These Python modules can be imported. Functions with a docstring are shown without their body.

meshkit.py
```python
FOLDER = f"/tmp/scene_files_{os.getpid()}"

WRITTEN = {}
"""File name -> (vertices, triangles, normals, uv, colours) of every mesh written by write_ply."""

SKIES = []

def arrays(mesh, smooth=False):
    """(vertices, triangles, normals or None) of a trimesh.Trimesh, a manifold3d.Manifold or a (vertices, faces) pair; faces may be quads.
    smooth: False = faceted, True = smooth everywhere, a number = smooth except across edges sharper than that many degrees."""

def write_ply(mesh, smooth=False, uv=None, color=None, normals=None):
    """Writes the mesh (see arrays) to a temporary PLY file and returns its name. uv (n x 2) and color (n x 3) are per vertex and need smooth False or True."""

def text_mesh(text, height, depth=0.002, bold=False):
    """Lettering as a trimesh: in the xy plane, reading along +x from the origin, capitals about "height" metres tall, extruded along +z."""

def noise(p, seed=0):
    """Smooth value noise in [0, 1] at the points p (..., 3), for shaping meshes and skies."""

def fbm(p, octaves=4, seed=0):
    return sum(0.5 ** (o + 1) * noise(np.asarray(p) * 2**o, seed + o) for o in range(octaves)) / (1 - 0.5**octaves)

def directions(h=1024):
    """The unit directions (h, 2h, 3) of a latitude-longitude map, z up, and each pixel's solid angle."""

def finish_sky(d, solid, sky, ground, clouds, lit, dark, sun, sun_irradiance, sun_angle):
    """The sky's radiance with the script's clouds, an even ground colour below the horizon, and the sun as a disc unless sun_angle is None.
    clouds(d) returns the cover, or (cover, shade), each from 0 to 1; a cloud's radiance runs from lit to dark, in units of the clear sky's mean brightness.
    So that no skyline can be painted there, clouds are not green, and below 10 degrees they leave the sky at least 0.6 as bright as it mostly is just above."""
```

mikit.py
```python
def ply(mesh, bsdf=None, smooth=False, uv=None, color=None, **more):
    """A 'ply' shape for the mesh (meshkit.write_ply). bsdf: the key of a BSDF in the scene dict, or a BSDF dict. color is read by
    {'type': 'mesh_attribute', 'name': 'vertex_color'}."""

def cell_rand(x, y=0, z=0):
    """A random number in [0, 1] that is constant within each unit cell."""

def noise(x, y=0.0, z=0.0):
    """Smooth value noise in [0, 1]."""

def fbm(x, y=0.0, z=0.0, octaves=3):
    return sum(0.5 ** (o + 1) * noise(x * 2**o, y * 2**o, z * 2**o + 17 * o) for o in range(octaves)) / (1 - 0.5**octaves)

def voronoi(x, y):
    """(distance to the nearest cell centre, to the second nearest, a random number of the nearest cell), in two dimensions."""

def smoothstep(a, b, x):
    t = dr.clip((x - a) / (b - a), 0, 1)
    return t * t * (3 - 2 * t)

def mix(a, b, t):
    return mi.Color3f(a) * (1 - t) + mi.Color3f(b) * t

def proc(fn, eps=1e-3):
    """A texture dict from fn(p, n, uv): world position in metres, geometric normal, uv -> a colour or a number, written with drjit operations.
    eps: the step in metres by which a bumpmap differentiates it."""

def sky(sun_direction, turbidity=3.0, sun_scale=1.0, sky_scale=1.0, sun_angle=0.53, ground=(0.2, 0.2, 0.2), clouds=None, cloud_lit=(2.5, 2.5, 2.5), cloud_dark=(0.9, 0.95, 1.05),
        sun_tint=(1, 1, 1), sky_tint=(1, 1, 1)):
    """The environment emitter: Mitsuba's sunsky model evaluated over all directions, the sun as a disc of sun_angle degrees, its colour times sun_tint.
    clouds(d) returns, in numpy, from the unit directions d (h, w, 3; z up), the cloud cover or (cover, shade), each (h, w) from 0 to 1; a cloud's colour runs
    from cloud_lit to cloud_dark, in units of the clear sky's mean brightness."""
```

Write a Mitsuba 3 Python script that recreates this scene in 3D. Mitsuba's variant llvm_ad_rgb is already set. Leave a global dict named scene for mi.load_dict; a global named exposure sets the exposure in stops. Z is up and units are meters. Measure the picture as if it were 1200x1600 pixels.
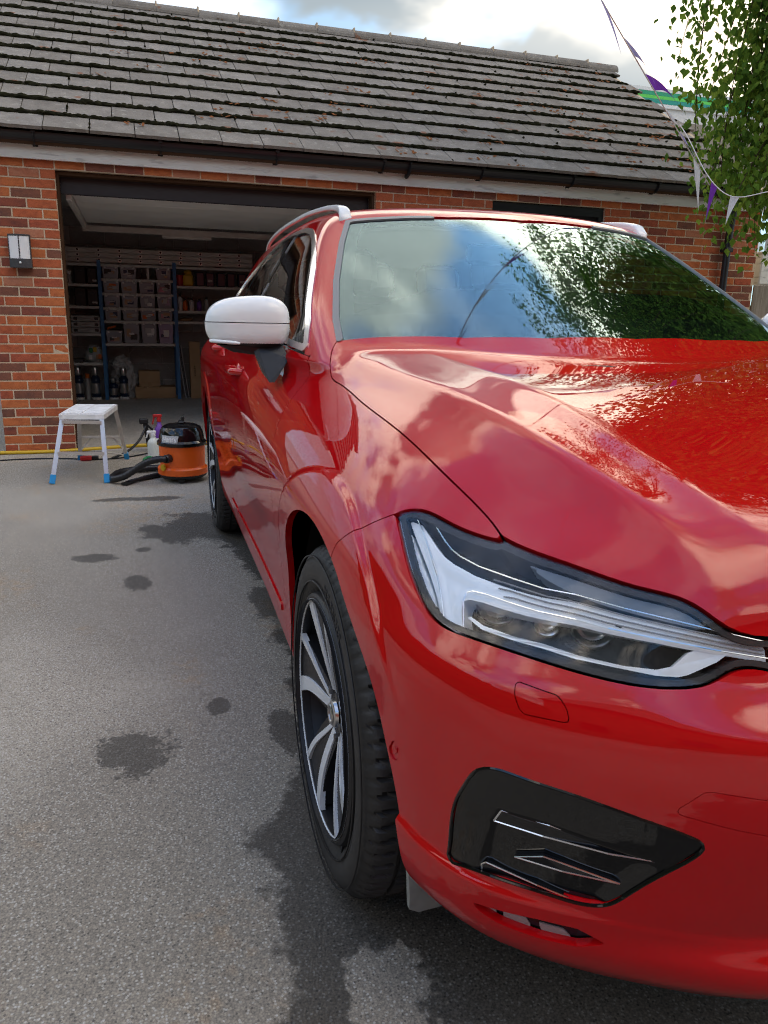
import math, numpy as np, trimesh, manifold3d, mitsuba as mi, drjit as dr, mikit
from mikit import noise, fbm, voronoi, cell_rand, smoothstep, mix, proc
from meshkit import fbm as nfbm, noise as nnoise, text_mesh
from shapely.geometry import Polygon, Point, LineString
from shapely import affinity
from scipy.interpolate import CubicSpline, PchipInterpolator
from scipy.ndimage import map_coordinates, gaussian_filter, gaussian_filter1d, spline_filter
from scipy.spatial import cKDTree
T = mi.ScalarTransform4f
scene, labels = {}, {}

# ---------------------------------------------------------------- camera, sky, exposure
CAM = np.array([-1.235, -.61, 1.206])
YAW, PITCH, ROLL, FOCAL = (math.radians(a) for a in (-16.946, 14.333, 1.248, 0)); FOCAL = 1211.2
_f = np.array([-math.sin(YAW) * math.cos(PITCH), math.cos(YAW) * math.cos(PITCH), -math.sin(PITCH)])
_r = np.array([math.cos(YAW), math.sin(YAW), 0]); _u = np.cross(_r, _f)
_r, _u = math.cos(ROLL) * _r + math.sin(ROLL) * _u, -math.sin(ROLL) * _r + math.cos(ROLL) * _u
_m = np.eye(4); _m[:3, 0], _m[:3, 1], _m[:3, 2], _m[:3, 3] = -_r, _u, _f, CAM
scene['camera'] = {'type': 'perspective', 'fov': 2 * math.degrees(math.atan(600 / FOCAL)), 'fov_axis': 'x', 'near_clip': .02, 'far_clip': 600.0, 'to_world': T(_m.tolist())}

def cloud_field(d):
    z = np.maximum(d[..., 2], 0.0) + .22
    q = np.stack([d[..., 0] / z * 1.15 + 40.382, d[..., 1] / z * 1.15 + 20.024, 0 * z + 2.0], -1)
    w = nfbm(q * 1.3 + 11, 4, 5)
    n = nfbm(q + .55 * np.stack([w, -w, 0 * w], -1), 7, 2)
    low = np.clip(1 - d[..., 2] / .78, 0, 1); veil = np.clip((.46 - d[..., 2]) / .18, 0, 1); veil = veil * veil * (3 - 2 * veil)
    c = np.clip((n - .41) / .12, 0, 1)
    c = np.maximum(c * c * (3 - 2 * c), .80 * veil)
    v = nfbm(q * 3.1 + 5 + .8 * np.stack([w, w, 0 * w], -1), 6, 9)
    billow = np.clip((v - .40) / .20, 0, 1); billow = billow * billow * (3 - 2 * billow)
    shade = .80 * billow * (1 - .80 * veil) + 1.0 * low + .22 * veil
    s = np.asarray(SUN) / np.linalg.norm(SUN); glow = np.exp(-(np.arccos(np.clip(d @ s, -1, 1)) / .42) ** 2)       # clouds are brighter round the veiled sun
    return .20 + .80 * c, np.clip(shade - .22 * glow, 0, 1)
SUN = (.66, .56, .46)
scene['sky'] = mikit.sky(SUN, turbidity=3.0, sun_scale=.02, sky_scale=1.0, sun_angle=40, ground=(.16, .155, .145), clouds=cloud_field,
                         cloud_lit=(4.5, 3.95, 3.25), cloud_dark=(.45, .525, .570), sun_tint=(1, .95, .88), sky_tint=(.48, .80, 1.04))
exposure = 3.95

# ---------------------------------------------------------------- helpers
def num(key):
    if key not in scene and key not in _things: return key
    i = 1
    while f'{key}_{i:03d}' in scene or f'{key}_{i:03d}' in _things: i += 1
    return f'{key}_{i:03d}'
_things = set(); _next = {}
def fast_num(key):
    i = _next.get(key, -1)
    while True:
        i += 1
        k = key if i == 0 else f'{key}_{i:03d}'
        if k not in scene and k not in _things:
            _next[key] = i
            return k
def thing(name, label, cat, group=None):
    key = fast_num(name); _things.add(key)
    labels[key] = {'label': label, 'category': cat}
    if group: labels[key]['group'] = group
    return key
def put(name, mesh, bsdf, parent=None, smooth=False, tw=None, label=None, stuff=False, **more):
    """One entry; mesh may be a ready shape dict that is shared."""
    key = fast_num((parent + '__' if parent else '') + name)
    d = dict(mesh) if isinstance(mesh, dict) else mikit.ply(mesh, None, smooth, **more)
    if bsdf is not None: d['bsdf'] = {'type': 'ref', 'id': bsdf}
    if tw is not None: d['to_world'] = tw
    scene[key] = d
    if label or stuff:
        labels[key] = {}
        if label: labels[key]['label'] = label
        if stuff: labels[key]['kind'] = 'stuff'
    return key
def solo(name, mesh, bsdf, label, cat, group=None, smooth=False, tw=None):
    key = put(name, mesh, bsdf, None, smooth, tw)
    labels[key] = {'label': label, 'category': cat}
    if group: labels[key]['group'] = group
    return key
def struct(name, mesh, bsdf, smooth=False, tw=None):
    key = put(name, mesh, bsdf, None, smooth, tw); labels[key] = {'kind': 'structure'}
    return key
def hull(pts):
    return trimesh.convex.convex_hull(np.asarray(pts, float))
def box(cx, cy, cz, sx, sy, sz, bev=0.0):
    if bev <= 0:
        b = trimesh.creation.box((sx, sy, sz)); b.apply_translation((cx, cy, cz)); return b
    pts = []
    h = np.array([sx, sy, sz]) / 2
    for s in np.ndindex(2, 2, 2):
        s = np.array(s) * 2 - 1
        for k in range(3):
            q = h - bev; q[k] = h[k]; pts.append(s * q)
    m = hull(pts); m.apply_translation((cx, cy, cz)); return m
def bx(x0, x1, y0, y1, z0, z1, bev=0.0):
    return box((x0 + x1) / 2, (y0 + y1) / 2, (z0 + z1) / 2, x1 - x0, y1 - y0, z1 - z0, bev)
def cat(ms):
    return trimesh.util.concatenate(list(ms))
def tube(pts, r, n=10, cap=True):
    P = np.asarray(pts, float); R = np.broadcast_to(np.asarray(r, float), (len(P),))
    t = np.gradient(P, axis=0); t /= np.linalg.norm(t, axis=1, keepdims=True)
    a = np.cross(t[0], [0, 0, 1.0]);
    if np.linalg.norm(a) < .1: a = np.cross(t[0], [1.0, 0, 0])
    rows = []; ang = np.linspace(0, 2 * np.pi, n, endpoint=False)
    for i in range(len(P)):
        a = a - t[i] * (a @ t[i]); a /= np.linalg.norm(a); b = np.cross(t[i], a)
        rows.append(P[i] + R[i] * (np.cos(ang)[:, None] * a + np.sin(ang)[:, None] * b))
    V = np.vstack(rows); F = []
    for i in range(len(P) - 1):
        for j in range(n):
            k = (j + 1) % n
            F += [[i * n + j, i * n + k, (i + 1) * n + k], [i * n + j, (i + 1) * n + k, (i + 1) * n + j]]
    if cap:
        V = np.vstack([V, P[0], P[-1]]); e = len(P) * n
        for j in range(n):
            k = (j + 1) % n
            F += [[e, k, j], [e + 1, (len(P) - 1) * n + j, (len(P) - 1) * n + k]]
    m = trimesh.Trimesh(V, F, process=False)
    if m.volume < 0: m.invert()
    return m
def spline(pts, n=24):
    P = np.asarray(pts, float); c = np.r_[0, np.cumsum(np.linalg.norm(np.diff(P, axis=0), axis=1))]
    return CubicSpline(c, P)(np.linspace(0, c[-1], n))
def lathe(prof, n=32):
    m = trimesh.creation.revolve(np.asarray(prof, float), sections=n)
    if m.volume < 0: m.invert()
    return m
def prism(poly, h):
    p = poly if isinstance(poly, Polygon) else Polygon(poly)
    return trimesh.creation.extrude_polygon(p.buffer(0), h, engine='earcut')
def at(m, x=0, y=0, z=0, rx=0, ry=0, rz=0):
    m = m.copy()
    for ang, ax in ((rx, [1, 0, 0]), (ry, [0, 1, 0]), (rz, [0, 0, 1])):
        if ang: m.apply_transform(trimesh.transformations.rotation_matrix(math.radians(ang), ax))
    m.apply_translation((x, y, z)); return m
def beam(p, q, w, h, up=(0, 0, 1)):
    """A bar of width w (sideways) and height h from p to q."""
    p, q = np.asarray(p, float), np.asarray(q, float); t = q - p; L = np.linalg.norm(t); t /= L
    s = np.cross(t, up); s /= np.linalg.norm(s); v = np.cross(s, t)
    b = trimesh.creation.box((L, w, h)); M = np.eye(4); M[:3, 0], M[:3, 1], M[:3, 2], M[:3, 3] = t, s, v, (p + q) / 2
    if np.linalg.det(M[:3, :3]) < 0: M[:3, 1] *= -1
    b.apply_transform(M); return b

# ---------------------------------------------------------------- materials
def rgb(*c): return {'type': 'rgb', 'value': list(c if len(c) == 3 else c * 3)}
def mat(name, d, two=True):
    scene[name] = {'type': 'twosided', 'inner': d} if two else d
def diff(name, c): mat(name, {'type': 'diffuse', 'reflectance': c if isinstance(c, dict) else rgb(*c)})
def plas(name, c, rough=.25, ior=1.5):
    mat(name, {'type': 'principled', 'base_color': c if isinstance(c, dict) else rgb(*c), 'roughness': rough, 'specular': .5})
def metal(name, c, rough=.2):
    mat(name, {'type': 'principled', 'base_color': c if isinstance(c, dict) else rgb(*c), 'roughness': rough, 'metallic': 1.0})
def C(*v): return mi.Color3f(*v)

# brick: five firings of the same clay, each with its own mottling
def brick_fn(base, dark, seed):
    def fn(p, n, uv):
        g = fbm(p.x * 26 + seed, p.z * 38, p.y * 30 + seed, 4)
        s = smoothstep(.45, .8, fbm(p.x * 7 + seed * 3, p.z * 9, p.y * 9, 3))
        c = mix(base, dark, smoothstep(.35, .75, g) * .6 + s * .35)
        return c * (.84 + .32 * noise(p.x * 190, p.y * 190, p.z * 190))
    return fn
BR = [((.52, .165, .066), (.38, .108, .048)), ((.47, .132, .062), (.34, .092, .048)), ((.41, .108, .060), (.27, .078, .048)), ((.235, .098, .066), (.150, .076, .060)), ((.27, .085, .056), (.165, .066, .052)), ((.47, .200, .120), (.40, .13, .07))]
for i, (a, b) in enumerate(BR):
    mat(f'brick_clay_{i}', {'type': 'diffuse', 'reflectance': proc(brick_fn(a, b, 3.7 * i))})
mat('mortar', {'type': 'diffuse', 'reflectance': proc(lambda p, n, uv: mix((.50, .385, .26), (.66, .53, .38), fbm(p.x * 40, p.y * 40, p.z * 40, 3)))})

# roof tiles: weathered grey concrete with lichen
def tile_fn(base, seed):
    def fn(p, n, uv):
        g = fbm(p.x * 9 + seed, p.y * 9, p.z * 9, 4)
        c = mix([v * .68 for v in base], [v * 1.22 for v in base], g)
        c = c * (.80 + .4 * noise(p.x * 120, p.y * 120, p.z * 120))
        li = smoothstep(.70, .76, fbm(p.x * 22, p.y * 22 + seed, p.z * 22, 3))
        c = mix(c, (.40, .38, .32), li * .5)
        ru = smoothstep(.69, .77, fbm(p.x * 6 + 9, p.y * 6, p.z * 6, 4) + .035 * smoothstep(2., 5., p.x))
        return mix(c, (.22, .095, .05), ru * .75)
    return fn
for i, b in enumerate([(.245, .220, .190), (.262, .238, .208), (.228, .204, .176)]):
    mat(f'roof_concrete_{i}', {'type': 'diffuse', 'reflectance': proc(tile_fn(b, 5.1 * i))})
diff('moss', proc(lambda p, n, uv: mix((.010, .010, .007), (.035, .034, .018), fbm(p.x * 30, p.y * 30, p.z * 30, 3))))

# asphalt of the drive; damp marks where the car was washed have outlines and grain of their own
SPOTS = [(-1.31, 1.41, .095, .115), (-1.34, 2.90, .065, .11), (-1.075, 1.655, .026, .045), (-1.53, 3.32, .10, .055), (-1.30, 3.405, .045, .04), (-1.63, 1.09, .03, .05),
         (-1.10, 3.77, .24, .19), (-.98, 3.9, .2, .3), (-.80, 2.50, .07, .17), (-.90, 1.42, .035, .11), (-1.50, 4.58, .15, .04), (-1.16, 4.55, .17, .05)]
EDGE = ([-1.5, -.35, .0, .3, .48, .62, .79, .86, .96, 1.08, 1.15, 1.35, 2.2, 2.6, 3.3, 3.6, 4.6], [-.55, -.75, -.95, -1.08, -1.06, -1.04, -1.05, -1.025, -1.05, -1.02, -.93, -.87, -.80, -.77, -.86, -.98, -.72])
def lerp_table(xs, ys, x):
    r = mi.Float(ys[0])
    for a, b, c, d in zip(xs[:-1], xs[1:], ys[:-1], ys[1:]):
        r = dr.select(x > a, c + (d - c) * dr.clip((x - a) / (b - a), 0, 1), r)
    return r
def damp(p):
    j = (fbm(p.x * 11, p.y * 11, 0.0, 4) - .5) * .16 + (noise(p.x * 75, p.y * 75) - .5) * .035
    e = p.x - lerp_table(*EDGE, p.y) + j
    w = smoothstep(-.016, .026, e) * smoothstep(1.04, 1.00, p.x + j * 1.6) * smoothstep(5.0, 4.9, p.y + j * 3.0) * smoothstep(-1.15, -1.05, p.y + j * 3.0)
    dry = dr.sqrt(dr.square((p.x + .855) / .085) + dr.square((p.y - .50) / .10))
    w = w * smoothstep(.75, 1.05, dry + j * 11)
    for cx, cy, rx, ry in SPOTS:
        q = dr.sqrt(dr.square((p.x - cx) / rx) + dr.square((p.y - cy) / ry)) + j * 8.0 + (noise(p.x * 150, p.y * 150) - .5) * .35 + (fbm(p.x * 4 + 3, p.y * 4, 2.0, 2) - .5) * 1.2
        w = dr.maximum(w, smoothstep(1.12, .86, q) * .92)
    return w
def asphalt_fn(p, n, uv):
    d1, d2, r1 = voronoi(p.x * 215, p.y * 215)
    e1, e2, r2 = voronoi(p.x * 135 + 31, p.y * 135)
    big = fbm(p.x * 1.1, p.y * 1.1 + 4, 0.0, 4)
    c = mix((.262, .232, .186), (.352, .315, .254), smoothstep(.3, .7, big))
    c = c * (.74 + .42 * r1) * (.84 + .32 * noise(p.x * 330, p.y * 330))
    st = smoothstep(.45, .22, e1) * smoothstep(.66, .74, r2)
    c = mix(c, mix((.42, .40, .35), (.56, .55, .51), r1), st * .70)
    dk = smoothstep(.38, .25, e1) * smoothstep(.16, .10, r2)
    c = mix(c, (.055, .054, .052), dk * .6)
    c = c * (1 - .62 * smoothstep(.30, .55, d1) * .38)
    tan = smoothstep(.56, .70, fbm(p.x * 2.6 + 20, p.y * 2.6, 0.0, 4)) * smoothstep(.40, .75, fbm(p.x * 40, p.y * 40, 1.0, 2))
    c = mix(c, c * C(1.12, .96, .80), tan * .8)
    w = damp(p)
    return c * (1 - .70 * w)
def asphalt_h(p, n, uv):
    d1, d2, r1 = voronoi(p.x * 215, p.y * 215)
    return smoothstep(.55, .15, d1) * (.4 + .6 * r1)
mat('asphalt', {'type': 'bumpmap', 'arbitrary': proc(asphalt_h, eps=.0012), 'scale': .0013,
                'nested': {'type': 'principled', 'base_color': proc(asphalt_fn), 'roughness': proc(lambda p, n, uv: .86 - .32 * damp(p)), 'specular': .4}})
diff('concrete_floor', proc(lambda p, n, uv: mix((.42, .385, .34), (.54, .50, .45), fbm(p.x * 3, p.y * 3, 0.0, 5)) * (.85 + .3 * noise(p.x * 90, p.y * 90))))
diff('blockwork', proc(lambda p, n, uv: mix((.34, .33, .32), (.44, .43, .41), fbm(p.x * 14, p.y * 14, p.z * 14, 4)) * (.8 + .4 * noise(p.x * 160, p.y * 160, p.z * 160))))
diff('block_joint', (.58, .57, .54))
plas('white_upvc', proc(lambda p, n, uv: mix((.66, .65, .60), (.74, .73, .69), fbm(p.x * 1.5, p.y * 3, p.z * 18, 4)) * (1 - .30 * smoothstep(.60, .75, fbm(p.x * 9, p.y * 9, p.z * 34, 4)))), .4)
plas('black_upvc', proc(lambda p, n, uv: mix((.010, .011, .014), (.022, .023, .026), fbm(p.x * 6, p.y * 6, p.z * 20, 3))), .33)
plas('black_plastic', (.012, .012, .013), .38)
plas('gloss_black', (.006, .006, .007), .06)
plas('dark_grey_plastic', (.05, .052, .056), .4)
diff('dark_timber', proc(lambda p, n, uv: mix((.055, .030, .018), (.10, .058, .036), fbm(p.x * 60, p.y * 60, p.z * 4, 3))))
diff('dark_interior', (.03, .031, .034))
plas('door_panel_white', proc(lambda p, n, uv: mix((.66, .65, .61), (.74, .73, .69), fbm(p.x * 3, p.y * 3, 1.0, 3))), .45)
plas('galvanised', proc(lambda p, n, uv: mix((.50, .47, .42), (.64, .61, .56), fbm(p.x * 25, p.y * 25, p.z * 25, 3))), .4)
metal('aluminium', proc(lambda p, n, uv: mix((.74, .74, .74), (.84, .84, .83), fbm(p.x * 30, p.y * 30, p.z * 6, 3))), .34)
plas('blue_steel', (.03, .17, .40), .4)
plas('shelf_steel', (.60, .60, .57), .5)
diff('cardboard', proc(lambda p, n, uv: mix((.42, .28, .16), (.52, .35, .20), fbm(p.x * 8, p.y * 8, p.z * 30, 3))))
diff('wood_fence', proc(lambda p, n, uv: mix((.19, .165, .13), (.34, .30, .25), fbm(p.x * 45, p.y * 45, p.z * 2.5, 4)) * (.75 + .5 * noise(p.x * 220, p.y * 220, p.z * 9))))
diff('soil', (.07, .05, .035)); diff('white_render', (.72, .71, .68))
diff('bark', proc(lambda p, n, uv: mix((.50, .48, .44), (.06, .05, .045), smoothstep(.52, .62, fbm(p.x * 7, p.y * 7, p.z * 16, 4)))))
diff('twig', (.075, .05, .035))
for nm, c in dict(red=(.45, .02, .02), yellow=(.62, .40, .02), orange=(.66, .13, .012), navy=(.01, .03, .10), white=(.72, .72, .71), grey=(.42, .43, .43), green=(.02, .20, .07), purple=(.16, .05, .34), tan=(.42, .26, .14), pink=(.55, .20, .26), blue=(.02, .28, .62), teal=(.02, .22, .20)).items():
    plas('plastic_' + nm, c, .35)
metal('steel', (.62, .62, .62), .22)

# ================================================================ THE SETTING
# garage frame: x along the wall (0 = left jamb of the open door), y into the building, z up
DG = math.radians(17.815 - 16.946)
GM = np.eye(4); GM[:2, :2] = [[math.cos(DG), -math.sin(DG)], [math.sin(DG), math.cos(DG)]]
GM[:3, 3] = CAM - GM[:3, :3] @ np.array([.517, -7.071, 1.206])
G = T(GM.tolist())
def gpt(p): return GM[:3, :3] @ np.asarray(p, float) + GM[:3, 3]
def GT(x, y, z): return G @ T().translate([x, y, z])
rng = np.random.default_rng(7)

_s = np.concatenate([np.linspace(-60, -4, 15), np.linspace(-3.5, 7, 43), np.linspace(8, 60, 14)])
_X, _Y = np.meshgrid(_s, _s, indexing='ij'); _n = len(_s)
_V = np.stack([_X.ravel(), _Y.ravel(), 0 * _X.ravel()], 1)
_I = np.arange(_n * _n).reshape(_n, _n); _F = np.vstack([np.stack([_I[:-1, :-1].ravel(), _I[1:, :-1].ravel(), _I[1:, 1:].ravel()], 1), np.stack([_I[:-1, :-1].ravel(), _I[1:, 1:].ravel(), _I[:-1, 1:].ravel()], 1)])
struct('driveway', (_V, _F), 'asphalt')

# ---- garage ---------------------------------------------------------------
gar = thing('garage', 'red brick garage with grey tiled roof and one open doorway', 'garage')
wall = put('wall', cat([bx(-.55, 0, .0035, .10, 0, 2.33), bx(2.65, 3.79, .0035, .10, 0, 2.33), bx(5.0, 6.89, .0035, .10, 0, 2.33), bx(0, 2.65, .0035, .10, 2.256, 2.33), bx(3.79, 5.0, .0035, .10, 2.256, 2.33),
                        bx(6.785, 6.884, .10, 5.9, 0, 2.33), bx(-.55, -.452, .10, 5.9, 0, 2.33), bx(-.55, 6.88, 5.8, 5.9, 0, 2.33)]), 'mortar', gar, tw=G)
def brick_mesh(L, seed):
    r = np.random.default_rng(seed)
    m = box(0, 0, 0, L, .10, .065, .003)
    v = m.vertices + r.normal(0, .0007, m.vertices.shape); m.vertices = v
    return mikit.ply(m)
BRICKS = {L: [brick_mesh(L, s) for s in range(3)] for L in (.215, .1025)}
def clay(x, k, rg):
    return int(rg.choice([0, 0, 1, 1, 2, 3, 4, 5], p=[.17, .13, .15, .12, .12, .15, .11, .05]))
hidden = []
def lay(x0, x1, k, odd):
    """One course between x0 and x1; perpends follow the running bond measured from the left jamb."""
    z = k * .075 + .0425
    off = .1125 if odd else 0.0
    i0 = math.floor((x0 - off) / .225) - 1
    for i in range(i0, i0 + int((x1 - x0) / .225) + 4):
        a, b = i * .225 + off + .005, (i + 1) * .225 + off - .005
        a, b = max(a, x0), min(b, x1)
        L = b - a
        if L < .03: continue
        xc = (a + b) / 2
        c = clay(xc, k, rng)
        out = float(rng.normal(0, .0012))
        seen = (xc < .05) or k == 30 or (xc > 5.2 and z > 1.15)
        if not seen:
            hidden.append(box(xc, .05 + out, z, L, .10, .066)); continue
        base = .215 if L > .15 else .1025
        put('brick', BRICKS[base][int(rng.integers(3))], f'brick_clay_{c}', wall, tw=G @ T().translate([xc, .05 + out, z]) @ T().scale([L / base, 1, 1]))
for k in range(31):
    odd = k % 2 == 1
    if k == 30: lay(-.55, 6.885, k, False); continue
    lay(-.55, 0, k, odd); lay(2.65, 3.79, k, odd); lay(5.0, 6.885, k, odd)
put('brick_course', cat(hidden), 'brick_clay_1', wall, tw=G, stuff=True)
# openings, linings
for q in (bx(0, .022, .055, .16, 0, 2.25), bx(2.628, 2.65, .055, .16, 0, 2.25), bx(.022, 2.628, .055, .16, 2.225, 2.25)): put('door_lining', q, 'dark_timber', gar, tw=G)
put('door_header', bx(.022, 2.628, .165, .23, 2.10, 2.30), 'black_upvc', gar, tw=G)
sd = put('side_door', bx(3.84, 4.95, .07, .115, 0, 2.17), 'dark_interior', gar, tw=G)
put('frame', cat([bx(3.79, 3.84, .03, .13, 0, 2.25), bx(4.95, 5.0, .03, .13, 0, 2.25), bx(3.84, 4.95, .03, .13, 2.17, 2.25)]), 'black_upvc', sd, tw=G)
# up-and-over door pushed up under the ceiling
gd = put('open_door', bx(.10, 2.55, .25, 2.50, 2.135, 2.155), 'door_panel_white', gar, tw=G)
for i in range(5):
    put('panel', bx(.10, 2.55, .252 + i * .45, .25 + (i + 1) * .45 - .022, 2.105, 2.134, .006), 'door_panel_white', gd, tw=G)
put('rail', cat([bx(.055, .095, .24, 3.0, 2.06, 2.12), bx(2.555, 2.595, .24, 3.0, 2.06, 2.12)]), 'galvanised', gd, tw=G)
put('torsion_bar', cat([bx(.05, 2.60, 2.62, 2.68, 2.03, 2.09), at(lathe([(.0, 0), (.03, 0), (.03, .55), (0, .55)], 14), .9, 2.65, 2.02, ry=90)]), 'galvanised', gd, tw=G)
# inside: block wall, slab, ceiling
bw = put('back_wall', cat([bx(-.45, 6.78, 4.66, 4.76, 0, 2.6), bx(-.452, -.44, .11, 4.66, 0, 2.6), bx(6.77, 6.78, .11, 4.66, 0, 2.6)]), 'block_joint', gar, tw=G)
for k in range(12):
    for i in range(-1, 16):
        a = i * .45 + (.225 if k % 2 else 0) + .005; b = a + .44
        a, b = max(a, -.44), min(b, 6.77)
        if b - a > .06 and a < 3.6: put('block', bx(a, b, 4.645, 4.68, k * .225 + .005, k * .225 + .220, .004), 'blockwork', bw, tw=G)
put('ceiling', bx(-.45, 6.78, .10, 4.76, 2.50, 2.54), 'white_render', gar, tw=G)
struct('garage_floor', bx(-.45, 6.78, -.01, 4.66, -.05, .012), 'concrete_floor', tw=G)
# fascia, gutter
put('fascia', bx(-.75, 6.30, -.05, -.02, 2.315, 2.47), 'white_upvc', gar, tw=G)
put('fascia', bx(6.303, 7.05, -.05, -.02, 2.315, 2.47), 'white_upvc', gar, tw=G)
ang = np.linspace(math.pi, 2 * math.pi, 15)
prof = [(.058 * math.cos(a) , .062 * math.sin(a)) for a in ang] + [(.055 * math.cos(a), .058 * math.sin(a)) for a in ang[::-1]]
def gutter(x0, x1): return at(prism(prof, x1 - x0), x0, -.112, 2.487, rx=90, rz=90)
gut = put('gutter', gutter(-.8, 7.0), 'black_upvc', gar, tw=G)
for x in np.arange(-.12, 7.0, .93):
    arc = [(-.112 + .066 * math.cos(a), 2.487 + .070 * math.sin(a)) for a in np.linspace(math.pi * .98, math.pi * 2.02, 14)]
    put('bracket', cat([beam((x, a[0], a[1]), (x, b[0], b[1]), .032, .007, up=(1, 0, 0)) for a, b in zip(arc[:-1], arc[1:])] + [bx(x - .02, x + .02, -.058, -.0503, 2.40, 2.485), bx(x - .016, x + .016, -.19, -.176, 2.478, 2.50)]), 'black_upvc', gut, tw=G)
for x in (2.9, 6.1):
    put('union', cat([beam((x, -.112 + .069 * math.cos(a), 2.487 + .073 * math.sin(a)), (x, -.112 + .069 * math.cos(b), 2.487 + .073 * math.sin(b)), .10, .006, up=(1, 0, 0)) for a, b in zip(ang[:-1], ang[1:])]), 'black_upvc', gut, tw=G)
dp = put('downpipe', tube([(6.45, -.06, .0), (6.45, -.06, 2.05), (6.45, -.072, 2.2), (6.45, -.112, 2.42)], .036, 16), 'black_upvc', gar, smooth=30, tw=G)
for z in (1.9, .7): put('clip', bx(6.405, 6.495, -.10, -.001, z, z + .045, .006), 'black_upvc', dp, tw=G)
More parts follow.
